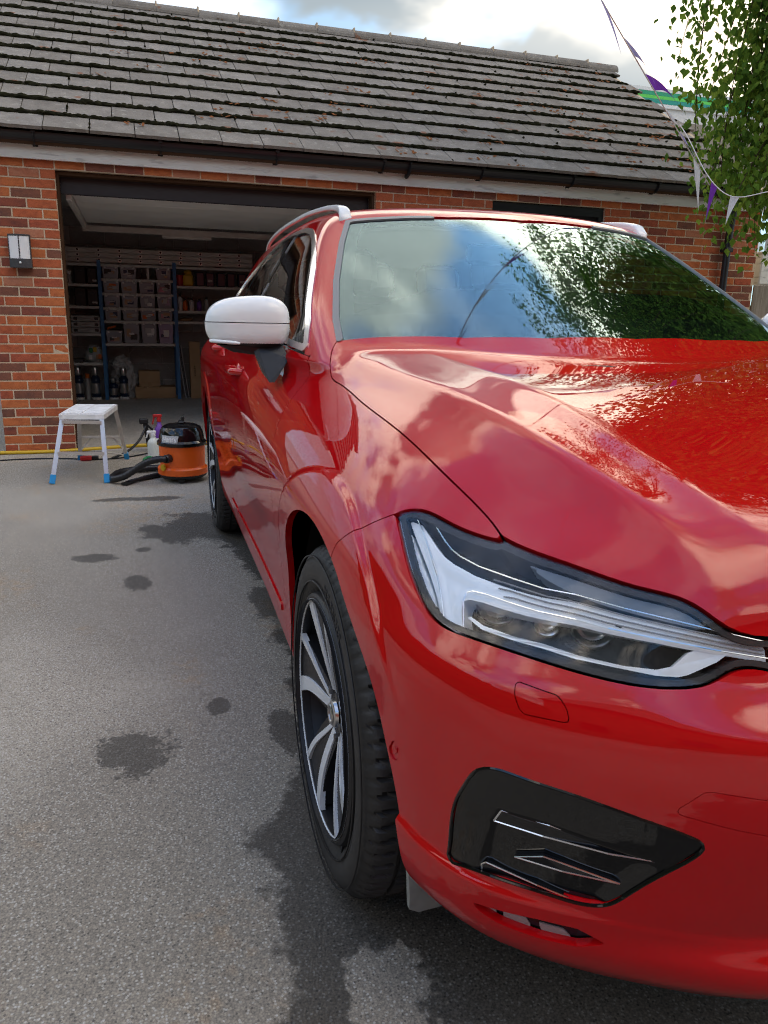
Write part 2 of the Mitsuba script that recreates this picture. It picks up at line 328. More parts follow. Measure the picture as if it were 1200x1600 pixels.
# roof
PIT = math.atan2(4.44 - 2.50, 3.01 + .225); GA = .314
cp, sp = math.cos(PIT), math.sin(PIT)
roof = put('roof', cat([at(bx(-1.4, 6.72, 0, 3.70, -.10, -.045), 0, -.16, 2.49, rx=math.degrees(PIT)), at(bx(-1.4, 6.72, -3.74, 0, -.10, -.045), 0, 6.18, 2.49, rx=-math.degrees(PIT))]), 'dark_timber', gar, tw=G)
put('gable', prism([(-.0, 2.33), (6.1, 2.33), (3.01, 4.30)], .1).apply_transform(np.array([[0, 0, 1, 6.70], [1, 0, 0, -.05], [0, 1, 0, 0], [0, 0, 0, 1]])), 'brick_clay_1', gar, tw=G)
def tile_mesh(seed, w=.330):
    r = np.random.default_rng(seed)
    n = 8; xs = np.linspace(-w / 2 + .002, w / 2 - .002, n)
    edge = np.r_[0, r.normal(0, .0022, n - 2), 0]
    top = [(x, e, .026) for x, e in zip(xs, edge)] + [(x, .40, .014) for x in xs]
    bot = [(x, e + .003, .0) for x, e in zip(xs, edge)] + [(x, .40, -.006) for x in xs]
    V = np.array(top + bot); F = []
    def q(a, b, c, d): F.extend([[a, b, c], [a, c, d]])
    for i in range(n - 1):
        q(i, i + 1, n + i + 1, n + i); q(2 * n + i + 1, 2 * n + i, 3 * n + i, 3 * n + i + 1)
        q(2 * n + i, 2 * n + i + 1, i + 1, i); q(n + i, n + i + 1, 3 * n + i + 1, 3 * n + i)
    q(0, n, 3 * n, 2 * n); q(n - 1, 3 * n - 1 + 0, 4 * n - 1, 2 * n - 1) if False else q(n - 1, 3 * n - 1, 4 * n - 1, 2 * n - 1)
    return mikit.ply(trimesh.Trimesh(V, F, process=False))
TILES = [tile_mesh(s) for s in range(5)]
RX = T().rotate([1, 0, 0], math.degrees(PIT))
slope = lambda x, s, h=0.0: (x, -.225 + s * cp - h * sp, 2.487 + s * sp + h * cp)
NR = 12
moss_pts = []
for k in range(NR):
    s = k * GA
    off = .165 if k % 2 else 0.0
    for i in range(-5, 21):
        x = i * .333 + off + .12
        if x > 6.70 or x < -1.3: continue
        put('tile', TILES[int(rng.integers(5))], f'roof_concrete_{int(rng.integers(3))}', roof,
            tw=G @ T().translate(list(slope(x, s + rng.normal(0, .0015), .006 + rng.normal(0, .001)))) @ T().rotate([1, 0, 0], math.degrees(PIT) - 2.2 + rng.normal(0, .15)) @ T().rotate([0, 0, 1], rng.normal(0, .12)))
    # moss that has grown along the lower edge of the course above
    if k: moss_pts.append(s)
put('tile_back_slope', at(bx(-1.4, 6.78, -3.74, 0, -.04, .0), 0, 6.2, 2.49, rx=-math.degrees(PIT)), 'roof_concrete_0', roof, tw=G)
def clump(c, r, seed):
    m = trimesh.creation.icosphere(1, 1.0); d = .6 + .8 * nnoise(m.vertices * 1.7 + seed * 3.1)
    m.vertices = m.vertices * d[:, None] * np.asarray(r); m.apply_translation(c); return m
ms = []
for s in moss_pts:
    x = -1.3
    while x < 6.7:
        dens = nfbm(np.array([[x * .9, s * 3, 0]]), 3, 4)[0]
        if rng.random() < .6 + .8 * dens:
            r = rng.uniform(.012, .022) * (.8 + .6 * dens)
            ms.append(clump(slope(x, s + rng.uniform(-.018, -.004), .020 + rng.uniform(-.012, .008)), (r * rng.uniform(1.0, 2.4), r * 1.0, r * .8), len(ms)))
        x += rng.uniform(.008, .024)
for _ in range(110):
    k = int(rng.integers(0, NR)); x = (int(rng.integers(-4, 20)) * .333 + (.165 if k % 2 else 0) + .12 + .1665); s = k * GA + rng.uniform(.0, .3)
    if x < 6.6: ms.append(clump(slope(x, s, .030), (rng.uniform(.006, .011), rng.uniform(.01, .03), .010), len(ms)))
put('moss', cat(ms), 'moss', roof, tw=G, stuff=True)
lv = []
for _ in range(260):
    k = int(rng.integers(0, NR)); x = rng.uniform(-.6, 6.6); x = 6.6 - (6.6 - x) * rng.uniform(.3, 1); s = k * GA + rng.uniform(.03, .30)
    if nfbm(np.array([[x * 1.1, s * 1.5, 3.]]), 3, 8)[0] < .47: continue
    for _ in range(4):
        r = rng.uniform(.008, .02); q = box(0, 0, 0, r * 2.2, r, .002)
        lv.append(at(at(q, rz=rng.uniform(0, 180)), *slope(x + rng.normal(0, .05), s + rng.normal(0, .02), .034), rx=math.degrees(PIT) + rng.normal(0, 14), ry=rng.normal(0, 14)))
diff('dead_leaf', (.24, .095, .04))
put('leaf_litter', cat(lv), 'dead_leaf', roof, tw=G, stuff=True)
rt = np.linspace(math.pi * 1.02, -math.pi * .02, 13)
ridge = [(.125 * math.cos(a), .105 * math.sin(a)) for a in rt] + [(.108 * math.cos(a), .088 * math.sin(a)) for a in rt[::-1]]
RT = mikit.ply(at(prism(ridge, .448), 0, 0, 0, rx=90, rz=90))
for i in range(19):
    x = -1.75 + i * .452
    put('ridge_tile', RT, f'roof_concrete_{i % 3}', roof, tw=GT(x, 2.99, 4.375 + rng.normal(0, .004)))
    put('ridge_joint', bx(x - .014, x + .006, 2.88, 3.10, 4.40, 4.488, .01), 'mortar', roof, tw=G)
for k in range(NR):                                                    # verge: mortar bedding under the last tile of each course
    p = slope(6.70, k * GA + .16, -.03); put('verge_bedding', at(box(0, 0, 0, .06, .31, .05), p[0], p[1], p[2], rx=math.degrees(PIT)), 'mortar', roof, tw=G)
put('bargeboard', at(bx(6.735, 6.76, -.02, 3.72, -.20, -.03), 0, -.18, 2.49, rx=math.degrees(PIT)), 'white_upvc', gar, tw=G)

# ---- wall lamp on the pier
lp = thing('wall_lamp', 'dark grey wall lamp with two opal panes on brick pier', 'wall lamp')
def curved(x0, x1, z0, z1, y0, bulge, d):
    n = 9; xs = np.linspace(x0, x1, n); xm, hw = (x0 + x1) / 2, .08
    f = lambda x: y0 - bulge * (1 - ((x - (-.296)) / hw) ** 2)
    return prism([(x, f(x)) for x in xs] + [(x, f(x) + d) for x in xs[::-1]], z1 - z0).apply_translation((0, 0, z0))
put('base', curved(-.376, -.216, 1.50, 1.568, -.075, .022, .07), 'dark_grey_plastic', lp, tw=G)
put('top', curved(-.376, -.216, 1.738, 1.752, -.075, .022, .07), 'dark_grey_plastic', lp, tw=G)
put('back', bx(-.370, -.222, -.03, -.002, 1.568, 1.738), 'dark_grey_plastic', lp, tw=G)
put('side', cat([curved(-.376, -.370, 1.568, 1.738, -.076, .022, .05), curved(-.222, -.216, 1.568, 1.738, -.076, .022, .05), curved(-.300, -.293, 1.568, 1.738, -.077, .022, .05)]), 'dark_grey_plastic', lp, tw=G)
plas('opal', (.78, .79, .80), .3)
put('pane', curved(-.3695, -.3005, 1.5685, 1.7375, -.072, .022, .03), 'opal', lp, tw=G); put('pane', curved(-.2925, -.2225, 1.5685, 1.7375, -.072, .022, .03), 'opal', lp, tw=G)
put('sensor', at(trimesh.creation.icosphere(2, .009), -.297, -.099, 1.538), 'opal', lp, smooth=True, tw=G)

# ---- things beyond the garage
fn = thing('fence', 'weathered vertical board fence beyond the garage corner', 'fence')
for i in range(14):
    put('board', bx(6.93 + i * .125, 6.93 + i * .125 + .118, .02 + .012 * (i % 2), .04 + .012 * (i % 2), .0, 1.60 + float(rng.normal(0, .012)), .003), 'wood_fence', fn, tw=G)
put('rail', cat([bx(6.92, 8.7, .055, .10, .35, .43), bx(6.92, 8.7, .055, .10, 1.30, 1.38)]), 'wood_fence', fn, tw=G)
cb = thing('meter_box', 'white utility box above the board fence by the tree', 'box')
put('body', bx(7.02, 7.30, .06, .26, 1.60, 1.92, .01), 'white_upvc', cb, tw=G); put('lid', bx(7.00, 7.32, .05, .28, 1.922, 1.94, .004), 'white_upvc', cb, tw=G); put('screw', at(trimesh.creation.icosphere(1, .008), 7.06, .06, 1.86), 'black_plastic', cb, tw=G)

cn = thing('forecourt_canopy', 'white filling station canopy with green stripes behind garage roof', 'canopy')
plas('canopy_green', (.02, .34, .17), .3); plas('canopy_lime', (.12, .62, .10), .3); plas('canopy_teal', (.02, .30, .24), .3); plas('canopy_white', (.74, .75, .73), .3)
z0 = 6.72
put('slab', bx(9.6, 26, 11.02, 22, 6.02, 6.70), 'white_render', cn, tw=G)
for nm, a, b, m_ in (('trim', .00, .08, 'canopy_white'), ('stripe', .083, .17, 'canopy_green'), ('stripe', .173, .245, 'canopy_lime'), ('stripe', .248, .345, 'canopy_teal'), ('trim', .348, .43, 'canopy_white')):
    put(nm, bx(9.55, 26, 10.97, 11.015, z0 - b, z0 - a), m_, cn, tw=G)
for x in (14, 21): put('column', bx(x, x + .35, 15, 15.35, 0, 6.02), 'white_render', cn, tw=G)

# brick house across the yard, behind the photographer: the dark band that the bumper and the bonnet edge mirror
hs = thing('brick_house', 'brick house with slate roof across the yard', 'house')
put('wall', bx(-9, 9, -15.0, -9.0, 0, 4.6), 'brick_clay_2', hs)
hr = put('roof', at(prism([(-3.4, 0), (3.4, 0), (0, 2.4)], 18.6), -9.3, -12, 4.6, rx=90, rz=90), 'roof_concrete_2', hs)
for x in (-6, -2, 2, 6):
    w = put('window', bx(x - .6, x + .6, -9.0, -8.96, 1.0, 2.2), 'gloss_black', hs)
    put('frame', cat([bx(x - .68, x - .6, -9.0, -8.93, .92, 2.28), bx(x + .6, x + .68, -9.0, -8.93, .92, 2.28), bx(x - .6, x + .6, -9.0, -8.93, 2.2, 2.28), bx(x - .6, x + .6, -9.0, -8.93, .92, 1.0), bx(x - .03, x + .03, -9.0, -8.94, 1.0, 2.2)]), 'dark_timber', w)

# clipped hedge along the left side of the yard, mirrored in the bumper and the flank
hg = thing('hedge', 'tall clipped hedge along the left side of the yard', 'hedge')
diff('hedge_leaf', proc(lambda p, n, uv: mix((.020, .040, .012), (.060, .105, .026), fbm(p.x * 9, p.y * 9, p.z * 9, 4))))
hv = trimesh.creation.box((1.4, 22, 3.2)).subdivide().subdivide().subdivide().subdivide().subdivide()
hv.vertices = hv.vertices + (nfbm(hv.vertices * 1.6, 4, 3)[:, None] - .5) * np.sign(hv.vertices) * [.5, .4, .5] + [-9.2, -3.0, 1.6]
put('foliage', hv, 'hedge_leaf', hg)

# ---- weeping birch over the car's far side
tree = thing('birch_tree', 'weeping birch hanging over the right side of drive', 'tree')
TB = np.array([4.55, 4.1, 0.0])
struct('planting_bed', at(lathe([(0, -.02), (.9, -.02), (.85, .05), (.3, .09), (0, .09)], 24), *TB), 'soil')
def limb(a, b, sag, r0, r1, n=10):
    t = np.linspace(0, 1, n)[:, None]; P = np.asarray(a) * (1 - t) + np.asarray(b) * t
    P[:, 2] += sag * np.sin(np.pi * t[:, 0]); return P, np.linspace(r0, r1, n)
tp = spline([TB, TB + [.05, .04, 2.2], TB + [-.06, .1, 4.4], TB + [.02, .06, 6.6], TB + [.0, .0, 8.4]], 18)
put('trunk', tube(tp, np.linspace(.145, .02, 18), 12), 'bark', tree, smooth=40)
rt_ = np.random.default_rng(21)
limbs, twigs, leafp, leafd = [], [], [], []
for i in range(60):
    h = rt_.uniform(2.6, 8.0); a = rt_.uniform(0, 2 * math.pi); L = rt_.uniform(1.0, 2.1) * (1 - .05 * max(0, h - 5) ** 1.2)
    base = np.array([np.interp(h, tp[:, 2], tp[:, 0]), np.interp(h, tp[:, 2], tp[:, 1]), h])
    end = base + [L * math.cos(a), L * math.sin(a), rt_.uniform(.1, .8)]
    P, R = limb(base, end, .25, .032, .008); limbs.append(tube(P, R, 6))
    for j in range(6):
        t = rt_.uniform(.3, 1.0); s = P[int(t * 9)]
        dl = rt_.uniform(.7, 1.9) if h < 6 else rt_.uniform(.5, 1.4)
        dl = min(dl, s[2] - 1.75)
        if dl < .25 or s[0] < 2.75 + .55 * max(0, s[1] - 3.4): continue
        o = rt_.normal(0, .20, 2); n = 9; tt = np.linspace(0, 1, n)
        Q = np.stack([s[0] + o[0] * np.sqrt(tt), s[1] + o[1] * np.sqrt(tt), s[2] + .10 * np.sin(tt * 3) - dl * tt ** 1.35], 1)
        twigs.append(tube(Q, np.linspace(.006, .002, n), 4, cap=False))
        m_ = int(dl * 90)
        u = np.sort(rt_.uniform(.08, 1.02, m_)) * (n - 1); k0 = np.minimum(u.astype(int), n - 2); fr = (u - k0)[:, None]
        C0 = Q[k0] * (1 - fr) + Q[k0 + 1] * fr
        leafp.append(C0 + rt_.normal(0, .055, C0.shape)); leafd.append(np.full(m_, 1.0))
# loose upper sprays on the side of the car
for i in range(70):
    s = np.array([rt_.uniform(2.15, 3.1), rt_.uniform(4.2, 5.4), rt_.uniform(5.0, 7.2)]); dl = rt_.uniform(.5, 1.3); o = rt_.normal(0, .2, 2); n = 9; tt = np.linspace(0, 1, n)
    Q = np.stack([s[0] + .5 * (1 - tt) ** 2 + o[0] * tt, s[1] - .2 * (1 - tt) ** 2 + o[1] * tt, s[2] - dl * tt], 1)
    twigs.append(tube(Q, np.linspace(.007, .002, n), 4, cap=False)); m_ = int(dl * 75)
    u = np.sort(rt_.uniform(.02, 1.02, m_)) * (n - 1); k0 = np.minimum(u.astype(int), n - 2); fr = (u - k0)[:, None]
    C0 = Q[k0] * (1 - fr) + Q[k0 + 1] * fr; leafp.append(C0 + rt_.normal(0, .075, C0.shape)); leafd.append(np.ones(m_))
# the curtain that hangs beside the garage corner
for i in range(250):
    a = rt_.uniform(0, 1) ** 1.5; s = np.array([2.50 + 1.9 * a + rt_.normal(0, .05), 3.60 + rt_.normal(0, .40) + .35 * a, rt_.uniform(2.3, 5.4)])
    bottom = 1.66 + .42 * abs(rt_.normal()) + max(0, (2.62 - s[0])) * 1.0
    dl = min(s[2] - bottom, rt_.uniform(.7, 2.0))
    if dl < .3: continue
    o = rt_.normal(0, .15, 2); n = 9; tt = np.linspace(0, 1, n)
    Q = np.stack([s[0] + .12 * (1 - tt) ** 2 + o[0] * tt, s[1] + o[1] * tt, s[2] - dl * tt], 1)
    twigs.append(tube(Q, np.linspace(.006, .002, n), 4, cap=False)); m_ = int(dl * 135)
    u = np.sort(rt_.uniform(.02, 1.02, m_)) * (n - 1); k0 = np.minimum(u.astype(int), n - 2); fr = (u - k0)[:, None]
    C0 = Q[k0] * (1 - fr) + Q[k0 + 1] * fr; leafp.append(C0 + rt_.normal(0, .075, C0.shape)); leafd.append(np.ones(m_))
put('branch', cat(limbs), 'twig', tree, smooth=True); put('twig', cat(twigs), 'twig', tree, smooth=True, stuff=True)
LP = np.vstack(leafp); NL = len(LP)
def leaves(P, seed, s0=.060):
    r = np.random.default_rng(seed); n = len(P)
    yaw = r.uniform(0, 2 * np.pi, n); pit = r.normal(1.0, .45, n); rol = r.normal(0, .7, n); sz = s0 * r.uniform(.65, 1.15, n)
    d = np.stack([np.cos(yaw) * np.cos(pit), np.sin(yaw) * np.cos(pit), -np.sin(pit)], 1)
    s = np.stack([-np.sin(yaw), np.cos(yaw), 0 * yaw], 1); u = np.cross(d, s); s = s * np.cos(rol)[:, None] + u * np.sin(rol)[:, None]; u = np.cross(d, s)
    loc = [(0, 0, 0), (.35, .36, .04), (1.0, 0, -.10), (.35, -.36, .04), (.40, 0, -.03)]
    V = np.stack([P + sz[:, None] * (a * d + b * s + c * u) for a, b, c in loc], 1).reshape(-1, 3)
    f = np.array([[0, 4, 1], [1, 4, 2], [2, 4, 3], [3, 4, 0]]); F = (np.arange(n)[:, None, None] * 5 + f).reshape(-1, 3)
    return V, F
def leaf_mat(nm, c, t):
    scene[nm] = {'type': 'principledthin', 'base_color': rgb(*c), 'roughness': .45, 'diff_trans': t, 'spec_trans': 0.0, 'eta': 1.4}
leaf_mat('leaf_a', (.14, .25, .035), 1.0); leaf_mat('leaf_b', (.085, .165, .028), .9); leaf_mat('leaf_c', (.23, .34, .050), 1.1)
grp = np.random.default_rng(4).choice(3, NL, p=[.45, .3, .25])
for i, nm in enumerate('abc'): put('crown' if i == 0 else 'leaf_cluster', leaves(LP[grp == i], 30 + i), 'leaf_' + nm, tree, stuff=True)

# ================================================================ THINGS ON THE DRIVE AND IN THE GARAGE
# ---- bunting
def bunting(key, P, flags, fw=.16):
    put('cord', tube(P, .0032, 6), 'plastic_white', key, smooth=True)
    cum = np.r_[0, np.cumsum(np.linalg.norm(np.diff(P, axis=0), axis=1))]
    for s, col, tip in flags:
        a = np.array([np.interp(s, cum, P[:, k]) for k in range(3)]); b = np.array([np.interp(s + fw, cum, P[:, k]) for k in range(3)])
        n = 10; tip = np.asarray(tip, float); V = []
        for t in np.linspace(0, 1, n):
            c = (a + b) / 2 + tip * t + np.array([0, .02, .05]) * math.sin(t * 2.6) * (1 if tip[0] > .12 else .2)
            h = (b - a) / 2 * (1 - t); V += [c - h, c + h]
        V = np.array(V); F = []
        for i in range(n - 1): F += [[2 * i, 2 * i + 1, 2 * i + 3], [2 * i, 2 * i + 3, 2 * i + 2]]
        put('flag', (V, F), col, key, smooth=True)
for nm, c in (('flag_purple', (.20, .055, .42)), ('flag_lavender', (.36, .34, .58)), ('flag_white', (.70, .72, .74))):
    scene[nm] = {'type': 'principledthin', 'base_color': rgb(*c), 'roughness': .4, 'diff_trans': .7, 'spec_trans': 0.0, 'eta': 1.4}
E1, E2 = np.array([2.19, 3.80, 2.03]), np.array([-4.12, -.47, 4.42])
P = np.linspace(E1, E2, 40)
bt = thing('bunting', 'string of purple, lavender and white pennants rising over the car', 'bunting')
fl = [(.20, 'flag_white', (.05, .0, -.27)), (.53, 'flag_lavender', (.20, .06, -.17)), (.78, 'flag_white', (.22, .07, -.17)), (1.07, 'flag_purple', (.25, .08, -.09)), (1.38, 'flag_lavender', (.23, .07, -.16)), (1.74, 'flag_lavender', (.17, .05, -.22))]
s = 2.12; i = 0
while s < 7.4: fl.append((s, ['flag_purple', 'flag_white', 'flag_lavender'][i % 3], (.20, .06, -.18))); s += .42; i += 1
bunting(bt, P, fl)
bt2 = thing('bunting', 'second string of pennants running into the birch leaves', 'bunting')
P2 = spline([(1.787, 3.604, 2.302), (1.87, 3.51, 2.11), (1.954, 3.429, 1.954), (2.03, 3.38, 1.90), (2.095, 3.33, 1.90), (2.20, 3.28, 1.925)], 30)
bunting(bt2, P2, [(.38, 'flag_purple', (-.03, .0, -.21)), (.52, 'flag_white', (-.04, 0, -.16)), ], .05)

# ---- step stool
st = thing('step_stool', 'white topped aluminium step stool with blue rubber feet', 'step stool')
yf, yb, zt = -1.20, -.60, .475
FT = [(-.075, -1.30), (.285, -1.34)]; BT = [(.055, -.40), (.412, -.44)]; TF = [(-.010, yf), (.292, yf - .05)]; TBk = [(.066, yb), (.372, yb - .05)]
def quad_prism(c4, z0, z1):
    return hull([(x, y, z) for x, y in c4 for z in (z0, z1)])
mid = lambda a, b, t: (a[0] + (b[0] - a[0]) * t, a[1] + (b[1] - a[1]) * t)
plas('stool_white', proc(lambda p, n, uv: mix((.62, .62, .60), (.76, .76, .75), smoothstep(.3, .7, fbm(p.x * 22, p.y * 22, p.z * 22, 4)))), .5)
pl_ = put('platform', quad_prism([TF[0], TF[1], TBk[1], TBk[0]], zt - .036, zt), 'stool_white', st, tw=G)
for a, b in ((.03, .485), (.515, .97)):
    put('tread_plate', quad_prism([mid(mid(TF[0], TF[1], a), mid(TBk[0], TBk[1], a), .06), mid(mid(TF[0], TF[1], b), mid(TBk[0], TBk[1], b), .06), mid(mid(TF[0], TF[1], b), mid(TBk[0], TBk[1], b), .95), mid(mid(TF[0], TF[1], a), mid(TBk[0], TBk[1], a), .95)], zt + .001, zt + .007), 'stool_white', pl_, tw=G)
for i in range(2):
    tf, bf = TF[i], FT[i]; x_in = .018 if i == 0 else -.018
    p0, p1 = (tf[0] + x_in, tf[1] + .015, zt - .037), (bf[0], bf[1], .03)
    lg = put('leg', beam(p0, p1, .030, .018, up=(0, 1, 0)), 'aluminium', st, tw=G)
    d = np.subtract(p1, p0); d = d / np.linalg.norm(d)
    put('foot', beam(np.subtract(p1, d * .035), np.add(p1, d * .028), .038, .026, up=(0, 1, 0)), 'plastic_blue', lg, tw=G)
    tb, bb = TBk[i], BT[i]
    p0, p1 = (tb[0] + x_in, tb[1] - .015, zt - .037), (bb[0], bb[1], .03)
    lg = put('leg', beam(p0, p1, .030, .018, up=(0, 1, 0)), 'galvanised', st, tw=G)
    d = np.subtract(p1, p0); d = d / np.linalg.norm(d); put('foot', beam(np.subtract(p1, d * .03), np.add(p1, d * .028), .038, .026, up=(0, 1, 0)), 'plastic_blue', lg, tw=G)
put('crossbar', beam((-.03, -1.262, .21), (.278, -1.300, .205), .020, .024), 'aluminium', st, tw=G)
put('crossbar', beam((.01, -1.222, .425), (.27, -1.262, .42), .020, .022), 'aluminium', st, tw=G)
put('crossbar', beam((.062, -.475, .20), (.40, -.515, .20), .020, .016), 'galvanised', st, tw=G)
put('brace', cat([tube([(.06, -1.29, .20), (.055, -.8, .14), (.08, -.46, .05)], .006, 6), tube([(.19, -1.30, .20), (.29, -.85, .13), (.39, -.49, .05)], .006, 6), beam((.075, -.47, .10), (.16, -.48, .20), .01, .012), beam((.31, -.50, .20), (.395, -.50, .10), .01, .012)]), 'galvanised', st, tw=G)

# ---- vacuum cleaner
vc = thing('vacuum_cleaner', 'orange drum vacuum cleaner with black domed lid and hose', 'vacuum cleaner')
VX, VY = .812, -1.34
def V(m): return at(m, VX, VY, 0)
plas('vac_orange', proc(lambda p, n, uv: mix((.74, .105, .010), (.80, .135, .014), fbm(p.x * 20, p.y * 20, p.z * 20, 3))), .28)
put('drum', V(lathe([(0, .055), (.172, .055), (.176, .06), (.176, .098), (.170, .106), (.160, .112), (.158, .118), (.162, .262), (0, .262)], 56)), 'vac_orange', vc, smooth=25, tw=G)
ld = put('lid', V(lathe([(0, .2625), (.166, .2625), (.174, .268), (.174, .288), (.166, .296), (.160, .302), (.158, .325), (.150, .362), (.134, .392), (.105, .408), (.055, .416), (0, .418)], 56)), 'gloss_black', vc, smooth=25, tw=G)
put('handle', V(cat([bx(-.018, .018, -.05, .05, .416, .432, .006), at(lathe([(0, 0), (.012, 0), (.012, .03), (.008, .036), (0, .036)], 14), .012, 0, .430)])), 'black_plastic', ld, tw=G)
tx = text_mesh('Henry', .030, depth=.003, bold=True)
tx.apply_translation((-tx.extents[0] / 2, 0, 0)); V0 = tx.vertices.copy()
def wrap(m, r0, a0, z0):
    v = m.vertices; a = a0 + v[:, 0] / r0
    rr = r0 + v[:, 2] - (v[:, 1]) * .22
    m.vertices = np.stack([VX + rr * np.sin(a), VY - rr * np.cos(a), z0 + v[:, 1]], 1); return m
pl2 = prism([(-.062, -.010), (.062, -.010), (.072, .040), (-.072, .040)], .002)
pl2 = pl2.subdivide().subdivide().subdivide()
plate = put('badge', wrap(pl2, .164, -.62, .304), 'plastic_grey', ld, tw=G)
tx.apply_translation((0, 0, .0022))
put('lettering', wrap(tx, .164, -.62, .304), 'plastic_white', plate, tw=G)
put('base', V(lathe([(0, .030), (.150, .030), (.166, .040), (.170, .054), (0, .054)], 40)), 'black_plastic', vc, smooth=25, tw=G)
for a in (-100, 160, 20, 260 - 200):
    put('castor', V(at(cat([at(lathe([(0, -.012), (.022, -.012), (.024, 0), (.022, .012), (0, .012)], 16), 0, 0, .024, rx=90), bx(-.012, .012, -.016, .016, .030, .052)]), .13 * math.cos(math.radians(a)), .13 * math.sin(math.radians(a)), 0)), 'black_plastic', vc, tw=G)
put('hose_port', cat([at(lathe([(0, 0), (.030, 0), (.030, .040), (.024, .048), (0, .048)], 20), .715, -1.470, .185, rx=90, rz=-38)]), 'black_plastic', vc, smooth=30, tw=G)
def ribbed(pts, r, n=130):
    P = spline(pts, n); return tube(P, r * (1 + .07 * np.sin(np.arange(n) * 1.9)), 12)
put('hose', ribbed([(.69, -1.51, .185), (.60, -1.50, .18), (.50, -1.46, .125), (.39, -1.43, .055), (.335, -1.38, .035), (.335, -1.24, .032), (.39, -1.10, .030), (.50, -1.03, .030), (.66, -1.0, .03)], .024), 'black_plastic', vc, smooth=True, tw=G)
put('floor_wand', cat([tube([(.43, -1.42, .018), (.56, -1.30, .020), (.72, -1.16, .022)], [.010, .018, .019], 10), beam((.40, -1.47, .012), (.47, -1.36, .014), .045, .016)]), 'black_plastic', vc, smooth=30, tw=G)
put('port_ring', V(at(lathe([(.0, 0), (.024, 0), (.024, .012), (0, .012)], 16), -.135, -.10, .115, rx=90, rz=-55)), 'plastic_yellow', vc, tw=G)

# ---- bottles on the drive
sb = thing('spray_bottle', 'milky white trigger spray bottle behind the vacuum', 'spray bottle')
def trigger(key, x, y, body, head, neck, h=.24, r=.045, tag=None):
    put('bottle', at(lathe([(0, 0), (r, 0), (r, .006), (r, h * .5), (r * .82, h * .62), (r * .38, h * .72), (r * .34, h * .78), (0, h * .78)], 24), x, y, 0), body, key, smooth=35, tw=G)
    put('head', cat([at(box(0, 0, 0, .075, .026, .026, .006), x - .012, y, h * .93), at(lathe([(0, 0), (r * .42, 0), (r * .42, h * .09), (0, h * .09)], 16), x, y, h * .785), beam((x - .040, y, h * .90), (x - .055, y, h * .72), .012, .010, up=(0, 1, 0)), at(box(0, 0, 0, .028, .02, .05, .005), x, y, h * .87)]), head, key, tw=G)
    if tag: put('label', at(lathe([(r + .0008, 0), (r + .0012, 0), (r + .0012, h * .28), (r + .0008, h * .28)], 24), x, y, h * .12), tag, key, smooth=30, tw=G)
plas('milky', (.62, .66, .62), .4)
trigger(sb, .632, -.36, 'milky', 'plastic_white', None, .225, .050)
sb2 = thing('spray_bottle', 'purple cleaner bottle with red and white trigger head', 'spray bottle')
trigger(sb2, .690, -.20, 'plastic_purple', 'plastic_red', None, .35, .045, 'plastic_white')
sb3 = thing('spray_gun', 'black hose gun standing beside the spray bottles', 'spray gun')
put('body', cat([beam((.60, -.10, .04), (.575, -.12, .25), .035, .030, up=(0, 1, 0)), at(box(0, 0, 0, .075, .05, .045, .008), .565, -.12, .27), tube([(.575, -.12, .25), (.63, -.12, .20), (.64, -.12, .1)], .010, 8)]), 'black_plastic', sb3, tw=G)
put('hose', tube(spline([(.58, -.12, .24), (.55, -.16, .16), (.48, -.24, .08), (.38, -.35, .03), (.30, -.42, .012)], 20), .010, 8), 'black_plastic', sb3, smooth=True, tw=G)
solo('garden_hose', tube(spline([(-1.6, -.035, .017), (-.6, -.028, .017), (-.1, -.025, .017), (.12, .0, .022), (.58, .09, .029), (1.1, .10, .029), (1.7, .105, .029), (2.5, .11, .029)], 60), .0155, 10), 'plastic_yellow', 'yellow garden hose lying along the foot of the doorway', 'hose', smooth=True, tw=G)
solo('power_cable', tube(spline([(-1.6, -.42, .006), (-.7, -.36, .006), (-.1, -.33, .006), (.25, -.42, .006), (.5, -.30, .006), (.68, -.10, .006), (.9, .0, .018), (1.4, .6, .018)], 60), .006, 8), 'black_plastic', 'thin black power cable trailing across drive to garage', 'cable', smooth=True, tw=G)
ex = thing('cable_connector', 'small red and black connector under the step stool', 'connector')
put('body', box(.10, -.43, .02, .09, .05, .035, .006), 'plastic_red', ex, tw=G); put('plug', box(.17, -.42, .02, .05, .04, .03, .005), 'black_plastic', ex, tw=G)
solo('hose_end', tube(spline([(.55, -.6, .02), (.60, -.5, .02), (.62, -.6, .02), (.58, -.68, .02), (.66, -.66, .03)], 24), .013, 8), 'plastic_green', 'short green hose end by the grey vacuum hose', 'hose', smooth=True, tw=G)

# ---- racking
rk = thing('shelf_rack', 'three bay blue and grey steel racking along the back wall', 'shelving')
YS = 3.98; YD = .50
for x in (-.36, .145, 1.085, 2.42):
    for y in (YS, YS + YD): put('post', bx(x - .022, x + .022, y, y + .03, .0, 1.80), 'blue_steel', rk, tw=G)
BAY = {'l': (-.34, .12), 'm': (.17, 1.06), 'r': (1.11, 2.40)}
LV = {'l': (.50, .88, 1.225, 1.50, 1.755), 'm': (.755, 1.045, 1.215, 1.395, 1.575, 1.755), 'r': (1.05, 1.19, 1.51, 1.755)}
for b in 'lmr':
    for z in LV[b]: put('shelf', cat([bx(BAY[b][0], BAY[b][1], YS - .004, YS + YD, z - .008, z), bx(BAY[b][0], BAY[b][1], YS - .008, YS + .004, z - .032, z - .0085)]), 'shelf_steel', rk, tw=G)
put('brace', cat([beam((.18, YS + YD + .02, .30), (.60, YS + YD + .02, .74), .004, .03, up=(0, 1, 0)), beam((1.05, YS + YD + .02, .30), (.72, YS + YD + .02, .74), .004, .03, up=(0, 1, 0))]), 'shelf_steel', rk, tw=G)
